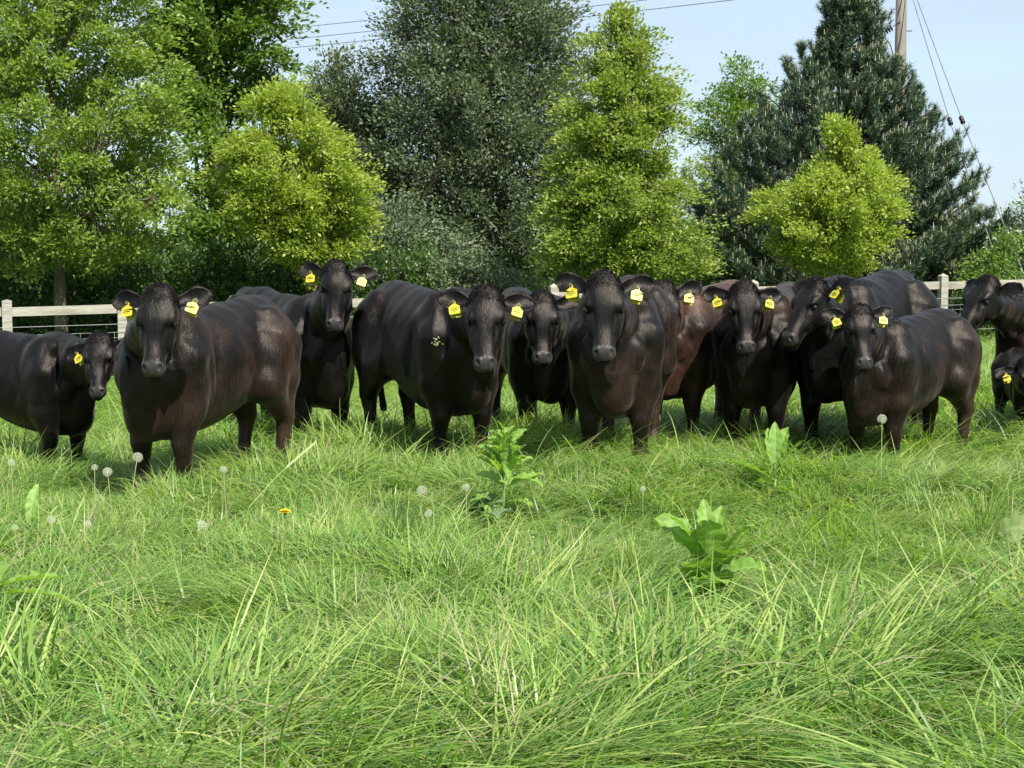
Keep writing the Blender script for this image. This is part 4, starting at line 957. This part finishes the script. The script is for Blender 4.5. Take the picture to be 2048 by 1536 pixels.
        d = smin(d, ell_d(H, (.28, .096, -.085), (.09, .022, .03)), .03)           # cheek ridge
        d = smin(d, ell_d(H, (.18, .106, -.14), (.11, .035, .075)), .03)            # jaw muscle
        d = smin(d, ell_d(H, (.480, .044, -.046), (.036, .030, .030)), .015)        # nostril wing
        d = smin(d, ell_d(H, (.495, .0, -.128), (.050, .050, .032)), .015)          # chin
        d = smin(d, ell_d(H, (.005, .0, -.006), (.055, .085, .042)), .03)              # poll
        d = -smin(-d, ell_d(H, (.205, .134, -.030), (.024, .016, .016)), .012)      # eye socket
        d = -smin(-d, ell_d(H, (.242, .118, -.018), (.035, .014, .016)), .02)        # tear line
        d = -smin(-d, ell_d(H, (.33, .080, -.0), (.10, .016, .022)), .02)           # hollow beside nose bridge
        d = -smin(-d, ell_d(H, (.506, .056, -.028), (.028, .018, .019)), .005)     # nostril
        d = -smin(-d, ell_d(H, (.516, .064, -.044), (.014, .008, .010)), .006)
        d = -smin(-d, ell_d(H, (.535, .03, -.102), (.05, .07, .006 + .012 * mouth)), .006)     # mouth
        return d * k
    box_apply(hlo - .02, hhi + .02, headf, .035)
    # muscle relief
    X, Y, Z = xs[:, None, None], ys[None, :, None], zs[None, None, :]
    a = np.clip(1 - np.abs(Fd) / .05, 0, 1)
    Fd += a * (.0045 * np.sin(X * 17 + Z * 6 + seed) * np.sin(Z * 11 + Y * 9 + seed * 2) + .003 * np.sin(X * 31 + Y * 14 + seed) * np.sin(Z * 23 - X * 9)) * np.clip((Z - .3) * 3, 0, 1)
    Fd += a * .0035 * np.sin(X * 58 + Y * 24 + 3 * np.sin(Z * 8 + seed)) * np.clip((X - .42) * 6, 0, 1) * np.clip(3 - X * 2.6, 0, 1) * (Z > .7)
    V, Q = nets(xs, ys, zs, Fd)
    # vertex data
    hu = (V - HO) @ HR.T / k
    onh = (hu[:, 0] > -.06) & (hu[:, 0] < .60) & (np.abs(hu[:, 1]) < .16) & (hu[:, 2] > -.26) & (hu[:, 2] < .08)
    muz = np.where(onh, sstep(.452, .474, hu[:, 0] + .6 * np.clip(hu[:, 2] + .06, -1, 0) + .15 * (0.05 - np.abs(hu[:, 1]))) * (hu[:, 2] > -.105), 0)
    onh2 = onh & (hu[:, 2] > -.2)
    lowness = np.clip((.95 - V[:, 2]) / .6, 0, 1)
    rear = np.clip((-.2 - V[:, 0]) / .5, 0, 1)
    br = brown + .03 + .24 * lowness + .13 * rear + backbrown * sstep(.9, 1.15, V[:, 2]) - .10
    br = np.where(onh2, br * .5 - .05 + .20 * sstep(.085, .12, np.abs(hu[:, 1])) * (hu[:, 0] > .16) * (hu[:, 0] < .36), br)
    br = br - .12 * (V[:, 2] < .3)
    faces = [Q]; nb = len(V)
    # ears (joined to the same skin)
    EV, EF, EB, EM = [], [], [], []
    en = nb; tagspots = {}; eyes = []
    for side, sy in (('L', 1), ('R', -1)):
        up, fwd = ears[0 if side == 'L' else 1]
        root = np.array([.050, .088 * sy, -.075])
        up = up + rs.uniform(-5, 5)
        # directions in head space: sideways, up = -u
        wup = HR @ np.array([0, 0, 1.0])     # world up expressed in head coordinates
        out = np.array([0, sy, 0]) * math.cos(R(up)) + wup * math.sin(R(up)) + np.array([0, 0, -.25 + fwd])
        out = out / np.linalg.norm(out)
        opn = np.array([.10, 0.10 * sy, 1.0]); opn -= out * (opn @ out); opn /= np.linalg.norm(opn)
        wid = np.cross(opn, out)
        if wid @ wup < 0: wid = -wid
        Le, We = .245, .071
        nt_, nv = 16, 11
        tt = np.linspace(0, 1, nt_); vv = np.linspace(-1, 1, nv)
        prof = np.interp(tt, [0, .15, .35, .6, .8, .92, .98, 1], [.42, .50, .80, 1.0, .88, .6, .3, .05])
        T_, V_ = np.meshgrid(tt, vv, indexing='ij'); pr = prof[:, None]
        cup = .034 * (1 - .45 * tt)[:, None]
        base = root + T_[..., None] * Le * out + (V_ * pr)[..., None] * We * wid * np.where(V_ > 0, 1.05, .95)[..., None]
        inner = base + (cup * (V_**2 - .75) * pr)[..., None] * opn + (-.008 * T_**2)[..., None] * wup + (.010 * np.sin(T_ * 9 + seed) * V_)[..., None] * opn
        th = (.012 * (1 - .9 * np.abs(V_)**3) * (1 - .75 * T_) + .0015)[..., None]
        outer = inner - th * opn
        pts = np.concatenate([inner.reshape(-1, 3), outer.reshape(-1, 3)])
        g = np.arange(nt_ * nv).reshape(nt_, nv); go = g + nt_ * nv
        q1 = np.stack([g[:-1, :-1], g[1:, :-1], g[1:, 1:], g[:-1, 1:]], -1).reshape(-1, 4)
        q2 = np.stack([go[:-1, :-1], go[:-1, 1:], go[1:, 1:], go[1:, :-1]], -1).reshape(-1, 4)
        rim = []
        bd = list(g[0, :]) + list(g[1:, -1]) + list(g[-1, :-1][::-1]) + list(g[1:-1, 0][::-1])
        for i in range(len(bd)):
            p, q = bd[i], bd[(i + 1) % len(bd)]; rim.append([p, q, q + nt_ * nv, p + nt_ * nv])
        ff = np.vstack([q1, q2, np.array(rim)])
        if sy < 0: ff = ff[:, ::-1]
        EV.append(HO + (pts @ HR) * k); EF.append(ff + en); en += len(pts); EB.append(np.full(len(pts), brown * .4 - .15)); EM.append(np.zeros(len(pts)))
        ti = 8; tagspots[side] = (inner[ti, 4], out, opn, wid)
        eyes.append(np.array([.205, .113 * sy, -.032]))
    V = np.vstack([V] + EV); faces = [np.vstack([Q] + EF)]
    br = np.concatenate([br] + EB); muz = np.concatenate([muz] + EM)
    root_o = empty(name, org, R(heading)); root_o.scale = (1, 1, 1)
    tag(root_o, label, cat, 'herd of dark cattle standing in the long grass')
    body = obj_np('body', V * s, faces, M['fur'], {'brown': br, 'muzzle': muz}, True, parent=root_o)
    # eyes
    for e in eyes:
        an = np.linspace(0, math.pi, 9); az = np.arange(14) / 14 * 2 * math.pi
        sp = np.array([[math.sin(a_) * math.cos(z_), math.sin(a_) * math.sin(z_), math.cos(a_)] for a_ in an for z_ in az])
        f4 = [[i * 14 + j, i * 14 + (j + 1) % 14, (i + 1) * 14 + (j + 1) % 14, (i + 1) * 14 + j] for i in range(8) for j in range(14)]
        p = (HO + ((e + sp * np.array([.024, .018, .019])) @ HR) * k) * s
        obj_np('eye', p, np.array(f4), M['eye'], None, True, parent=root_o)
    # ear tags
    for side in tags:
        back = side.islower(); sd_ = side.upper()
        c, out, opn, wid = tagspots[sd_]; sy = 1 if sd_ == 'L' else -1
        c = HO + (c @ HR) * k
        nrm_ = HR.T @ (opn * 1.0); ow = HR.T @ out
        # hang roughly down, in the plane of the ear, clear of its front
        dn = np.array([0, 0, -1.0]); n_ = nrm_ / np.linalg.norm(nrm_)
        dn = dn - n_ * (dn @ n_) ; dn += -ow * rs.uniform(.1, .45); dn /= np.linalg.norm(dn); sx = np.cross(dn, n_)
        c = c + n_ * .016
        o2 = [(0, -.012), (.014, 0), (.012, .018), (.022, .026), (.040, .038), (.040, .092), (.034, .098), (-.034, .098), (-.040, .092), (-.040, .038), (-.022, .026), (-.012, .018), (-.014, 0)]
        bf = Buf(); m_ = len(o2); kx = k * .93
        def plate(off, kx=kx, bend=0.0):
            V0 = [c + sx * a_ * kx + dn * b_ * kx + n_ * (off + bend * b_) for a_, b_ in o2]
            V1 = [p - n_ * .003 for p in V0]
            cc = [c + dn * .05 * kx + n_ * (off + bend * .05), c + dn * .05 * kx + n_ * (off - .003 + bend * .05)]
            VV = np.array(V0 + V1 + cc)
            F_ = [[2 * m_, i, (i + 1) % m_] for i in range(m_)] + [[2 * m_ + 1, m_ + (i + 1) % m_, m_ + i] for i in range(m_)]
            bf.add(VV * s, F_); bf.add(VV * s, [[i, i + m_, (i + 1) % m_ + m_, (i + 1) % m_] for i in range(m_)])
        plate(0.004, bend=.12); plate(-.030, bend=-.25)
        bf.tube(np.array([c - n_ * .034, c + n_ * .012]) * s, .006 * s, 8)
        to = bf.build('ear_tag', M['yellow'], root_o)
        pf = Buf()
        pf.tube(np.array([c + n_ * .012, c + n_ * .016]) * s, .011 * s, 10)
        for yy, hw in ((.050, .020), (.064, .026), (.078, .012)):
            for seg in range(4):
                a0 = -hw + seg * hw / 2 + .002; a1 = a0 + hw / 2 - .006 * rs.uniform(.4, 1)
                q = c + sx * (a0 + a1) / 2 * kx + dn * yy * kx + n_ * (.0065 + .12 * yy)
                pf.box(q * s, sx * (a1 - a0) / 2 * s, dn * 0.0022 * s, n_ * .0008 * s)
        pf.build('tag_print', M['print'], to)
    # hair: short strands laid over the skin, longer on the poll and ear rims
    me = body.data; me.update()
    co = V * s; vn = np.empty(len(V) * 3, dtype=np.float32); me.vertices.foreach_get('normal', vn) if False else me.vertex_normals.foreach_get('vector', vn); vn = vn.reshape(-1, 3)
    hu = (V - HO) @ HR.T / k
    isear = np.arange(len(V)) >= nb
    area_w = np.where(onh[np.minimum(np.arange(len(V)), nb - 1)] & ~isear, .32, 1.0)
    wt = area_w * (V[:, 2] > .25) * (1 - muz) * np.where(isear, .9, .0)
    pollm = (~isear) & (hu[:, 0] < .07) & (hu[:, 0] > -.10) & (np.abs(hu[:, 1]) < .13) & (hu[:, 2] > -.12) & (hu[:, 2] < .1)
    nkm = (~isear) & (V[:, 2] > 1.0) & (vn[:, 2] > .55) & (V[:, 0] > .35) & (~pollm)
    wt = wt + pollm * 1.6 + nkm * .35 + (hu[:, 0] > .42) * (np.abs(hu[:, 1]) < .1) * (hu[:, 2] < -.10) * (hu[:, 2] > -.2) * (hu[:, 0] < .56) * .4; wt = wt / wt.sum()
    n = int(4200 * hairy)
    ii = rs.choice(len(V), n, p=wt)
    p = co[ii] + rs.normal(0, .004, (n, 3)); nn = vn[ii]
    flow = np.tile(np.array([-.55, 0, -.8]), (n, 1))
    hm = (np.abs(hu[ii][:, 1]) < .17) & (hu[ii][:, 0] > -.06) & (hu[ii][:, 0] < .6) & (hu[ii][:, 2] < .1) & (hu[ii][:, 2] > -.26)
    hf = HR[0] * .5; flow[hm] = hf
    pm = pollm[ii]; 
    flow[pm] = rs.normal(0, .8, (pm.sum(), 3)) + HR[0] * .5
    er = isear[ii]; flow[er] = nn[er] + rs.normal(0, .5, (er.sum(), 3))
    flow += rs.normal(0, .16, (n, 3))
    tg = nrm(flow - nn * np.sum(flow * nn, 1, keepdims=True)); lift = np.where(pm, .42, np.where(er, .25, .12))[:, None]
    dr = nrm(tg + nn * lift * rs.uniform(.4, 1.4, (n, 1)))
    ln = (rs.uniform(.018, .04, n) * np.where(pm, .9, 1) * np.where(er, .7, 1) * np.where(hm & ~pm, .65, 1))[:, None] * s
    sd2 = nrm(np.cross(dr, nn)) * (np.where(pm, .0014, .0007)[:, None] * rs.uniform(.6, 1.2, (n, 1)))
    b0 = p - nn * .002
    HV = np.stack([b0 - sd2, b0 + sd2, b0 + dr * ln * .6 + nn * .001 + sd2 * .6, b0 + dr * ln - nn * ln * .12], 1).reshape(-1, 3)
    HV2 = np.arange(n)[:, None] * 4
    HF = np.vstack([HV2 + [0, 1, 2], HV2 + [0, 2, 3]])
    hb_ = np.repeat(br[ii] + rs.normal(0, .10, n), 4)
    ho = obj_np('hair', HV, HF, M['fur'], {'brown': hb_, 'muzzle': np.zeros(n * 4)}, True, parent=root_o)
    ho.data.normals_split_custom_set_from_vertices(np.repeat(nrm(nn + dr * .25 + rs.normal(0, .10, (n, 3))), 4, axis=0).tolist())
    return root_o

# ---------------------------------------------------------------- the herd
T0 = __import__('time').time()
make_cow('dark young animal at the left edge standing side on, head turned to the camera', 118, 10.9, -25, .84, (199, 674, 10.15), -84, 62, hs=.82, seed=1, ears=((-6, -.2), (-25, -.1)), tags=('R',), brown=.04)
make_cow('large brown flanked animal second from left with both ears tagged', 322, 9.75, -117, .985, (316, 582, 9.0), -92, 66, seed=2, hs=1.0, brown=.42, ears=((0, 0), (-4, 0)), tags=('L', 'R'), backbrown=.06)
make_cow('slim black animal holding its head highest behind the brown flanked one', 638, 12.2, -50, 1.04, (672, 530, 11.4), -88, 66, seed=3, brown=.12, ears=((0, 0), (4, 0)), tags=('L', 'R'), hs=.98)
straw_cow = make_cow('broad black animal with rump to the left and straw flecks on its shoulder', 920, 11.1, -58, 1.03, (972, 583, 10.35), -91, 62, seed=4, hs=1.09, brown=.14, ears=((2, 0), (6, 0)), tags=('L', 'R'), tail=True, belly=1.06, backbrown=.10, hairy=1.2)
make_cow('black animal with shaded muzzle half hidden between two larger ones', 1092, 12.4, -76, 1.0, (1083, 592, 11.5), -88, 64, seed=5, brown=.08, ears=((5, 0), (0, 0)), tags=(), legs=dict(fl=(.12, 0)))
make_cow('central animal facing the camera head on with a wet nose and brown chest', 1232, 10.7, -100, 1.05, (1208, 556, 9.9), -93, 64, seed=6, brown=.40, ears=((16, 0), (12, 0)), tags=('L', 'R'), mouth=.6, tail=True, belly=1.04)
make_cow('reddish brown animal mostly hidden right of the central one', 1350, 12.7, -126, 1.06, (1326, 574, 12.0), -90, 64, seed=7, brown=.62, ears=((18, 0), (0, 0)), tags=('L',), backbrown=.3)
make_cow('black faced animal with a brown back, both ears tagged, right of the reddish one', 1512, 12.1, -116, 1.06, (1489, 572, 11.4), -90, 66, seed=8, brown=.20, ears=((0, 0), (0, 0)), tags=('L', 'R'), backbrown=.42, hs=1.0)
make_cow('tall black animal turning its head in profile to the left', 1672, 12.1, -128, 1.13, (1628, 566, 11.3), -146, 52, seed=9, brown=.05, ears=((25, 0), (20, 0)), tags=('L',), hs=1.02)
make_cow('small dark animal in front at the right with a large printed ear tag', 1757, 11.3, -136, .92, (1721, 618, 10.7), -91, 62, seed=10, brown=.38, ears=((14, 0), (4, 0)), tags=('L', 'R'), mouth=.7, hs=.85)
make_cow('brown animal at the right edge looking left with its head behind the small one', 2070, 13.3, -165, 1.02, (1972, 560, 12.6), -150, 50, seed=11, brown=.46, ears=((-2, 0), (8, 0)), tags=(), hs=1.06)
make_cow('little black calf low at the right edge', 2078, 12.5, -92, .60, (2056, 722, 12.1), -88, 50, seed=12, brown=-.05, ears=((0, 0), (-8, 0)), tags=('R',), hs=.82, name='calf', cat='calf')
stuck_straw(straw_cow, 876, 684, 12, 6)
print('HERD', __import__('time').time() - T0)
